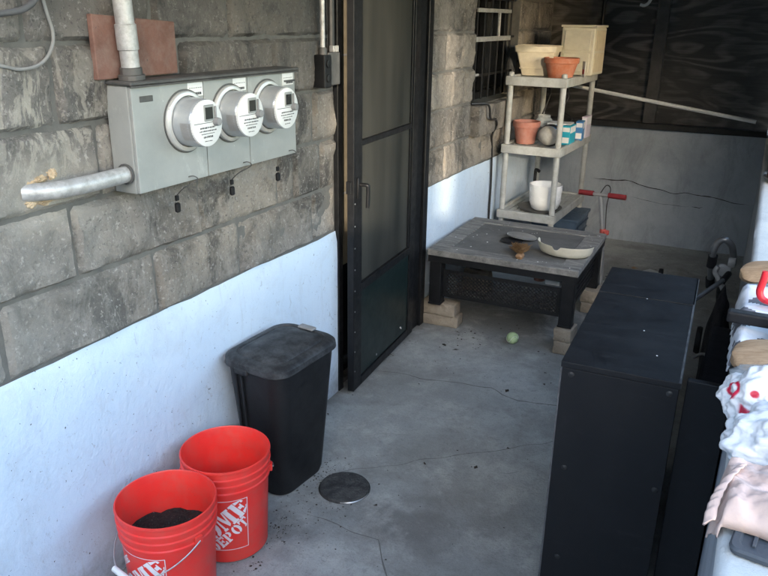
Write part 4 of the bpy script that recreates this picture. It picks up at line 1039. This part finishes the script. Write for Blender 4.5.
# ------------------------------------------------------------------ scooter, stroller, pole, cable, hook
def build_loose():
    s = thing('kick_scooter', 'silver kick scooter with dark red handlebar grips behind the low table', 'scooter', (.832, 4.62, 0))
    tube_obj('steering_tube', M['alu'], s, [(.008, .0, .15), (-.012, .0, .42)], .0165, n=16)
    tube_obj('upper_tube', M['alu'], s, [(-.012, 0, .42), (-.05, .0, .665)], .0125, n=14)
    bm = lathe(B(), [(.0175, -.014), (.019, -.008), (.019, .008), (.0175, .014)], (-.012, 0, .44), 16, close=True); box(bm, .0, -.035, .425, .03, -.012, .455, bev=.005)
    link_mesh('clamp', bm, M['red_dull'], s, auto=40)
    hb = tube_obj('handlebar', M['alu'], s, [(-.17, .012, .668), (.08, -.03, .672)], .010, n=12)
    for a, b in (((-.185, .014, .668), (-.095, -.0, .670)), ((.0, -.016, .672), (.105, -.034, .674))):
        link_mesh('grip', tube(B(), [a, b], .0165, 16), M['red_grip'], hb, auto=40)
    tube_obj('cable', M['cable'], s, [(-.06, .02, .665), (-.03, .04, .72), (.0, .03, .70), (-.01, .02, .6), (.0, .015, .45)], .003, n=6)
    fk = tube_obj('fork', M['alu'], s, [(.008, 0, .17), (.012, -.01, .10), (.014, -.012, .05)], .014, n=12)
    w = link_mesh('wheel', lathe(B(), [(.03, -.012), (.048, -.012), (.05, 0), (.048, .012), (.03, .012), (.03, -.012)], (.045, -.012, .05), 28, 'x'), M['black_rubber'], s, auto=40)
    w2 = link_mesh('wheel', lathe(B(), [(.03, -.012), (.048, -.012), (.05, 0), (.048, .012), (.03, .012), (.03, -.012)], (.32, .50, .05), 28, 'x'), M['black_rubber'], s, auto=40)
    bm = B(); box(bm, -.055, 0, 0, .055, .52, .018, bev=.006, mat=Matrix.Translation((.03, .05, .062)) @ Matrix.Rotation(radians(-30), 4, 'Z')); link_mesh('deck', bm, M['alu'], s)

    st = thing('folded_stroller', 'folded black stroller with grey tube handle wedged beside the ledge', 'stroller', (1.545, 3.72, 0))
    tube_obj('handle', M['tube_grey'], st, [(-.045, .05, .48), (-.05, .0, .58), (-.052, -.03, .66), (-.04, -.03, .705), (-.012, -.03, .725), (.02, -.02, .70), (.035, 0, .65), (.04, .03, .60)], .0155, n=14)
    for a_, b_ in (((-.05, -.02, .64), (-.052, -.0, .58)), ((-.048, .04, .51), (-.042, .06, .46))): tube_obj('foam_grip', M['black_rubber'], st, [a_, b_], .0215, n=14)
    bm = B(); lathe(bm, [(.024, -.016), (.027, 0), (.024, .016)], (.034, -.005, .615), 18, 'x', True); box(bm, -.02, -.02, .54, .04, .02, .60, bev=.012, seg=3); tube(bm, [(-.02, -.02, .59), (-.03, -.02, .56), (-.01, -.02, .53), (.02, -.03, .48)], .012, 10)
    link_mesh('hinge', bm, M['grey_plastic'], st, auto=40)
    tube_obj('frame_tube', M['tube_grey'], st, [(.012, -.15, .565), (-.085, -.40, .535), ], .011, n=14)
    tube_obj('black_tube', M['black_rubber'], st, [(.012, -.15, .565), (.03, -.02, .56), (.0, .2, .40), (.03, .5, .10)], .014, n=12)
    bm = B(); blob(bm, (.055, .30, .40), 3, .22, .2, 4); 
    for v in bm.verts: v.co += V3((.03, -.22, .0)); v.co.z *= .82
    link_mesh('seat_fabric', bm, M['black_fabric'], st, smooth=True)
    for y, x in ((-.42, .03), (.3, .05), (.3, -.06), (-.42, -.02)):
        link_mesh('wheel', lathe(B(), [(.04, -.014), (.07, -.014), (.075, 0), (.07, .014), (.04, .014), (.0, .01)], (x, y, .075), 28, 'x'), M['black_rubber'], st, auto=40)
    tube_obj('strap', M['grey_plastic'], st, [(-.04, -.62, .36), (-.01, -.66, .40), (.02, -.68, .40)], .006, n=8)

    p = V3((.12, 5.80, 1.235)); q = V3((1.56, 5.80, 1.035))
    tag(link_mesh('white_pole', tube(B(), [p, q], .0135, 14), M['white'], auto=40), 'long white pole slanting across in front of the plywood', 'pole')
    tag(link_mesh('black_cable', tube(B(), [(.0, 4.36, 1.19), (.075, 4.45, 1.183), (.082, 4.49, 1.10), (.07, 4.60, 1.075), (.062, 4.66, 1.07), (.058, 4.70, 1.03), (.03, 4.70, .96), (.02, 4.74, .88), (.014, 4.775, .78), (.016, 4.785, .6), (.014, 4.79, .4), (.02, 4.80, .02)], .0075, 8), M['cable'], auto=40), 'black cable running from the window sill down the blue wall', 'cable')
    h = link_mesh('white_hook', tube(B(), [(.745, 5.97, 1.93), (.74, 5.95, 1.84), (.725, 5.94, 1.80), (.70, 5.93, 1.785), (.672, 5.93, 1.79)], .011, 12), M['white'], auto=40); tag(h, 'curved white hook hanging in front of the plywood at the top of the view', 'hook')
    tag(link_mesh('corner_pipe', tube(B(), [(.40, 6.02, 1.2), (.40, 6.02, 2.5)], .014, 12), M['black_metal'], auto=40), 'thin dark vertical pipe in the corner behind the shelf', 'pipe')
    # dry leaf litter and grit
    bm = B(); rr = random.Random(5)
    def bit(x, y, s, flat=.002):
        a = rr.random()*6.28; n = rr.choice((3, 4, 5)); asp = rr.uniform(.25, .9)
        vs = []
        for i in range(n):
            t = 2*pi*i/n; u = s*cos(t); v = s*asp*sin(t)
            vs.append(bm.verts.new((x+u*cos(a)-v*sin(a), y+u*sin(a)+v*cos(a), .002+rr.uniform(0, flat))))
        bm.faces.new(vs)
    for cx, cy, r, n, s in ((.33, 1.74, .08, 260, .0035), (.30, 2.15, .06, 160, .0035), (.36, 1.95, .10, 220, .003), (.31, 2.06, .03, 120, .003), (.42, 1.96, .05, 40, .004), (.33, 2.10, .05, 45, .004), (.35, 3.60, .16, 70, .006), (.55, 3.5, .25, 50, .006), (.5, 1.42, .1, 60, .004), (.42, 3.75, .2, 60, .006), (.7, 2.0, .4, 60, .003), (.55, 2.9, .5, 60, .004), (.1, 3.4, .1, 40, .004), (.55, 1.75, .12, 40, .003), (.35, 1.55, .05, 50, .004), (1.1, 5.2, .4, 60, .009), (.05, 2.45, .05, 60, .004), (.03, 3.2, .04, 60, .004)):
        for k in range(n): bit(max(.012, cx+rr.gauss(0, r*.7)), cy+rr.gauss(0, r*.7), s*rr.choice((.2, .25, .3, .35, .5, .8, 1.4)))
    for x, y, s in ((.81, 2.42, .012), (.57, 2.02, .01), (.62, 2.35, .011), (.72, 3.1, .014), (.86, 3.25, .012), (.83, 3.38, .012), (.88, 2.62, .012), (.25, 3.45, .014), (.33, 3.42, .02)): bit(x, y, s, .006)
    o = link_mesh('leaf_litter', bm, M['leaf']); o['kind'] = 'stuff'; tag(o, 'dark dry leaf bits and grit strewn on the concrete', 'leaf litter')
    bm = B(); rl = random.Random(2); n = 7
    vs = [bm.verts.new((.03*cos(2*pi*i/n)*rl.uniform(.6, 1), .02*sin(2*pi*i/n), rl.uniform(.002, .012))) for i in range(n)]; bm.faces.new(vs)
    o = link_mesh('dead_leaf', bm, M['wood_handle']); o.location = (.95, 5.35, 0); tag(o, 'pale dry leaf lying on the floor before the rear wall', 'leaf')

# ------------------------------------------------------------------ clutter on the ledge
def build_ledge():
    Z = .911
    m = thing('rubber_mat', 'dark grey ribbed rubber tray on the near end of the ledge', 'mat', (1.664, 1.13, Z), radians(-8))
    bm = B(); loft(bm, [[(x+.17, y, z) for x, y in rrect(a, b, .015, 4)] for z, a, b in ((0, .168, .055), (.008, .17, .057), (.012, .167, .054), (.012, .158, .045), (.007, .154, .041))], True, True); link_mesh('tray', bm, M['mat_rubber'], m, auto=40)
    bm = B()
    for k in range(6): box(bm, .03+.045*k, -.032, .0075, .036+.045*k, .030, .0125, bev=.001); box(bm, .037+.045*k, -.032 if k % 2 else .022, .0075, .066+.045*k, -.026 if k % 2 else .028, .0125, bev=.001)
    link_mesh('raised_ribs', bm, M['mat_rubber'], m)
    # pale pink garment slumped over the edge
    g = thing('pink_garment', 'pale pink crumpled garment with a gathered waistband spilling over the ledge edge', 'garment', (1.66, 1.18, Z))
    bm = B(); n, k = 90, 80; vs = [[None]*(k+1) for _ in range(n+1)]
    for i in range(n+1):
        for j in range(k+1):
            u = i/n; v = j/k
            x = .40-u*.47; y = -.068+.155*v+.02*noise.noise((u*3, 1, 0))+.02*u*noise.noise((u*5, v*3, 7))
            edge = min(1, min(v, 1-v)/.12, (u+.0)/.05); edge = max(0, edge)**.5
            hgt = .012+.040*edge*(1+.7*fbm((x*7, y*10, 3), 3))+.034*edge*ridge((x*11+y*7, y*12-x*6, 1), 4)
            z = max(.004, hgt)
            over = max(0, -.012-x+.012*noise.noise((y*14, 2, 1)))*min(1, .25+v/.3)
            if over > 0:
                z -= over*1.5; x = -.012-over*.30-.010*abs(noise.noise((y*22, z*9, 0)))
            vs[i][j] = bm.verts.new((x, y+.012*noise.noise((x*9, y*9, 8)), z))
    for i in range(n):
        for j in range(k): bm.faces.new((vs[i][j], vs[i+1][j], vs[i+1][j+1], vs[i][j+1]))
    o = link_mesh('cloth', bm, M['pink_cloth'], g, smooth=True); sm = o.modifiers.new('th', 'SOLIDIFY'); sm.thickness = .003
    bm = B(); n, k = 90, 8; vs = [[None]*(k+1) for _ in range(n+1)]
    for i in range(n+1):
        t = i/n
        c = V3((.0-.034*sin(t*1.6), .045-.105*t, .068-.010*t-.045*t*t))
        for j in range(k+1):
            w = (j/k-.5)*.022; rip = .0010*sin(t*44+1.4*sin(t*9))*(1-.3*abs(j/k-.5))
            vs[i][j] = bm.verts.new(c+V3((-w*.8-rip*.5, -w*.2, .004-(j/k-.5)**2*.016+rip-w*.55)))
    for i in range(n):
        for j in range(k): bm.faces.new((vs[i][j], vs[i+1][j], vs[i+1][j+1], vs[i][j+1]))
    o = link_mesh('waistband', bm, M['pink_cloth'], g, smooth=True); sm = o.modifiers.new('th', 'SOLIDIFY'); sm.thickness = .004
    # bags
    o = link_mesh('plastic_bag', blob(B(), (.135, .082, .075), 2.3, .22, .12, 6), M['bag'], None, smooth=True); o.location = (1.755, 1.385, Z); tag(o, 'plain white plastic bag bundled on the ledge beside the pink garment', 'bag', 'plastic bags on the ledge')
    o = link_mesh('plastic_bag', blob(B(), (.092, .082, .075), 4.1, .24, .14, 6), M['printed_bag'], None, smooth=True); o.location = (1.707, 1.555, Z); tag(o, 'white plastic bag with red print bunched up on the ledge', 'bag', 'plastic bags on the ledge')
    o = link_mesh('pink_bundle', blob(B(), (.1, .09, .08), 6.7, .2, .2, 4), M['pink_cloth'], None, smooth=True); o.location = (1.80, 1.60, Z); tag(o, 'small pink cloth bundle beyond the red printed bag', 'cloth')
    o = link_mesh('clear_bag', blob(B(), (.15, .07, .05), 8.2, .25, .25, 4), M['clear'], None, smooth=True); o.location = (1.79, 1.68, Z); tag(o, 'clear plastic wrap lying behind the red printed bag', 'wrap')
    # bent wooden slat pieces with a cloth between
    def slat(loc, rz, label, tl=0):
        bm = B(); n = 28; L = .52; w = .06
        rings = []
        for i in range(n+1):
            t = (i/n)**1.8; x = L*t; hw = w*(1-max(0, 1-t*L/.045)**2)**.5 if 0 < t*L < .045 else (w if t else w*.12)
            zc = .035*(1-((t-.45)/.55)**2)*0+.028*sin(pi*min(1, t*1.2))+.0
            rings.append([(x, -hw, zc), (x, -hw*.6, zc+.007), (x, 0, zc+.009), (x, hw*.6, zc+.007), (x, hw, zc), (x, hw*.75, zc-.015), (x, 0, zc-.016), (x, -hw*.75, zc-.015)])
        loft(bm, rings); o = link_mesh('wooden_slat', bm, M['tan_wood'], None, auto=40); o.location = loc; o.rotation_euler = (radians(tl), 0, rz); tag(o, label, 'slat', 'tan wooden slats on the ledge')
    slat((1.612, 2.43, Z+.045), radians(4), 'tan curved wooden slat lying across the ledge beyond the black bar', 16)
    slat((1.622, 1.75, Z+.045), radians(8), 'tan curved wooden slat lying across the ledge just behind the red printed bag', 16)
    c = thing('folded_cloth', 'white and grey folded cloth draped over the ledge between the wooden slats', 'cloth', (1.64, 2.12, Z))
    bm = B(); n, k = 50, 70; vs = [[None]*(k+1) for _ in range(n+1)]
    for i in range(n+1):
        for j in range(k+1):
            u, v = i/n, j/k; x = .42-.47*u; y = -.27+.50*v
            z = .012+.03*(.5+.5*fbm((x*5, y*6, 2), 3))+.022*ridge((x*7+y*5, y*6, 4), 3)
            if x < -.005: ov = -.005-x; x = -.008-ov*.3-.01*abs(noise.noise((y*20, 0, 0))); z -= ov*1.6
            vs[i][j] = bm.verts.new((x, y, z))
    for i in range(n):
        for j in range(k):
            f = bm.faces.new((vs[i][j], vs[i+1][j], vs[i+1][j+1], vs[i][j+1]))
            if (noise.noise((i*.12, j*.10, 3)) > .22): f.material_index = 1
    o = link_mesh('cloth', bm, [M['white_cloth'], M['grey_cloth']], c, smooth=True); sm = o.modifiers.new('th', 'SOLIDIFY'); sm.thickness = .004
    onebox('black_bar', M['black_rubber'], None, 1.598, 1.965, Z+.045, 2.0, 2.0, Z+.075, bev=.006)
    tag(bpy.data.objects['black_bar'], 'short black handle bar lying across the white cloth', 'bar')
    r = thing('red_tool', 'bright red plastic tool handle standing on the white cloth', 'tool', (1.672, 2.20, Z+.05), .1)
    tube_obj('upright', M['red_bright'], r, [(0, 0, .075), (.0, .0, .05), (-.004, -.005, .015), (.012, -.012, -.005), (.06, -.02, -.006), (.14, -.02, 0)], lambda t: .007+.003*sin(pi*min(1, t*1.3)), n=14)
    tube_obj('lower_arm', M['red_bright'], r, [(.012, -.03, .0), (.06, -.05, -.008), (.14, -.06, -.01)], .008, n=12)
    # dark clutter right of the cloth
    o = onebox('green_case', M['black_rubber'], None, 1.70, 1.87, Z+.03, 1.95, 1.96, Z+.07, bev=.01, seg=3); tag(o, 'small dark case lying in the folds between slat and bar', 'case')
    # potted plant at the far right
    p = thing('potted_plant', 'tall brown pot on a pale saucer at the far end of the ledge', 'plant pot', (1.80, 4.30, Z))
    link_mesh('saucer', lathe(B(), [(.0, .0), (.13, .0), (.155, .022), (.15, .024), (.125, .006), (.0, .006)], n=40), M['alu'], p, auto=40)
    link_mesh('pot', lathe(B(), [(.0, .008), (.125, .008), (.135, .02), (.15, .20), (.155, .21), (.14, .21), (.0, .2)], n=40), M['brown_pot'], p, auto=40)
    bm = B(); rb = random.Random(9)
    for k2 in range(26):
        a = rb.random()*6.28; rr = .14*sqrt(rb.random()); cpt = V3((rr*cos(a), rr*sin(a), .225+rb.uniform(0, .03)))
        q = bmesh.ops.create_icosphere(bm, subdivisions=2, radius=rb.uniform(.016, .026))
        for v in q['verts']: v.co = v.co*(1+.2*noise.noise(v.co*60))+cpt
    link_mesh('pale_pebbles', bm, M['pink_cloth'], p, smooth=True)
    o = link_mesh('clear_cloche', lathe(B(), [(.12, .0), (.12, .10), (.10, .14), (.0, .15)], n=32), M['clear'], None, auto=40); o.location = (1.70, 4.46, 1.16); 
    tag(o, 'clear plastic cover sitting above the brown pot', 'cover')
    o.location = (1.79, 4.30, 1.135); o.scale = (1.35, 1.35, 1)

# ------------------------------------------------------------------ added sun screen (out of frame, blocks the low sun but for soft strips)
def build_sun_screen():
    n = thing('sun_screen', 'added unseen slatted screen that lets only strips of low sun through', 'sun screen', (0, 0, 0))
    dx, dy = -.5/1.118, 1/1.118            # horizontal sun travel; h runs across it
    hx, hy = dy, -dx
    def at(h, dist, z): return V3((h*hx-dx*dist, h*hy-dy*dist, z))
    D0 = 9.0
    R = Matrix(((hx, -dx, 0, 0), (hy, -dy, 0, 0), (0, 0, 1, 0), (0, 0, 0, 1)))
    bm = B()
    for a, b in SCR_SLABS: box(bm, a, D0, SCR_LOW, b, D0+.2, 5.2, mat=R)
    link_mesh('upper_slats', bm, M['sun_screen_boards'], n)
    bm = B(); z = SCR_LOW
    while z < 5.15:
        for (a0, a1), (b0, b1), duty in zip(SCR_SLABS, SCR_SLABS[1:], (.6, .6, .84)):
            box(bm, a1+.001, D0+.08, z, b0-.001, D0+.1, z+.05*duty, mat=R)
        z += .05
    link_mesh('louvres', bm, M['sun_screen_boards'], n)
    bm = B(); box(bm, SCR_SLABS[0][0], D0, -.3, SCR_SLABS[-1][1], D0+.2, SCR_LOW-.001, mat=R); link_mesh('screen_base', bm, M['sun_screen_boards'], n)
    bm = B(); box(bm, SCR_SLABS[0][0]-.3, D0-.3, 5.201, SCR_SLABS[-1][1]+.3, D0+3, 5.4, mat=R); link_mesh('screen_top', bm, M['deck'], n)
SCR_LOW = 3.05
SCR_SLABS = [(-9, 1.2), (1.45, 1.74), (1.84, 2.28), (2.52, 6.5)]

# ------------------------------------------------------------------ light and camera
SUN_D = V3((-.5, 1, -.22)).normalized()
def build_light():
    w = bpy.data.worlds.new('World'); SC.world = w; w.use_nodes = True
    nt = w.node_tree; bg = nt.nodes['Background']; sky = nt.nodes.new('ShaderNodeTexSky'); sky.sky_type = 'NISHITA'; sky.sun_disc = False
    el = math.asin(-SUN_D.z); az = atan2(-SUN_D.x, -SUN_D.y)
    sky.sun_elevation = el; sky.sun_rotation = az; sky.air_density = 1; sky.dust_density = 2.0; sky.ozone_density = 1.3
    nt.links.new(sky.outputs[0], bg.inputs[0]); bg.inputs[1].default_value = SKY
    l = bpy.data.lights.new('sun', 'SUN'); l.energy = SUNS; l.angle = radians(.5); l.color = (1, .86, .68)
    o = bpy.data.objects.new('sun', l); COL.objects.link(o); o.rotation_euler = SUN_D.to_track_quat('-Z', 'Y').to_euler()
    SC.view_settings.view_transform = 'Standard'; SC.view_settings.look = 'None'; SC.view_settings.gamma = 1
    SC.view_settings.exposure = EXPO; SC.view_settings.use_curve_mapping = False
SKY, SUNS, EXPO = .15, 2.0, 3.5

def build_camera():
    c = bpy.data.cameras.new('camera'); o = bpy.data.objects.new('camera', c); COL.objects.link(o)
    c.sensor_width = 36; c.lens = 36*740/768; c.clip_start = .02; c.clip_end = 400
    yaw, pit, roll = radians(-26.43910527), radians(20.10379455), radians(-.90179702)
    cy, sy, cp, sp, cr, sr = cos(yaw), sin(yaw), cos(pit), sin(pit), cos(roll), sin(roll)
    f = V3((sy*cp, cy*cp, -sp)); r = V3((cy, -sy, 0)); d = f.cross(r)
    r2 = cr*r+sr*d; d2 = -sr*r+cr*d
    m = Matrix((( r2.x, -d2.x, -f.x), (r2.y, -d2.y, -f.y), (r2.z, -d2.z, -f.z))).to_4x4()
    m.translation = V3((1.594, 0, 1.678)); o.matrix_world = m
    SC.camera = o

build_setting(); build_door(); build_meters(); build_buckets(); build_bin(); build_cabinet()
build_table(); build_shelf(); build_loose(); build_ledge(); build_sun_screen(); build_light(); build_camera()
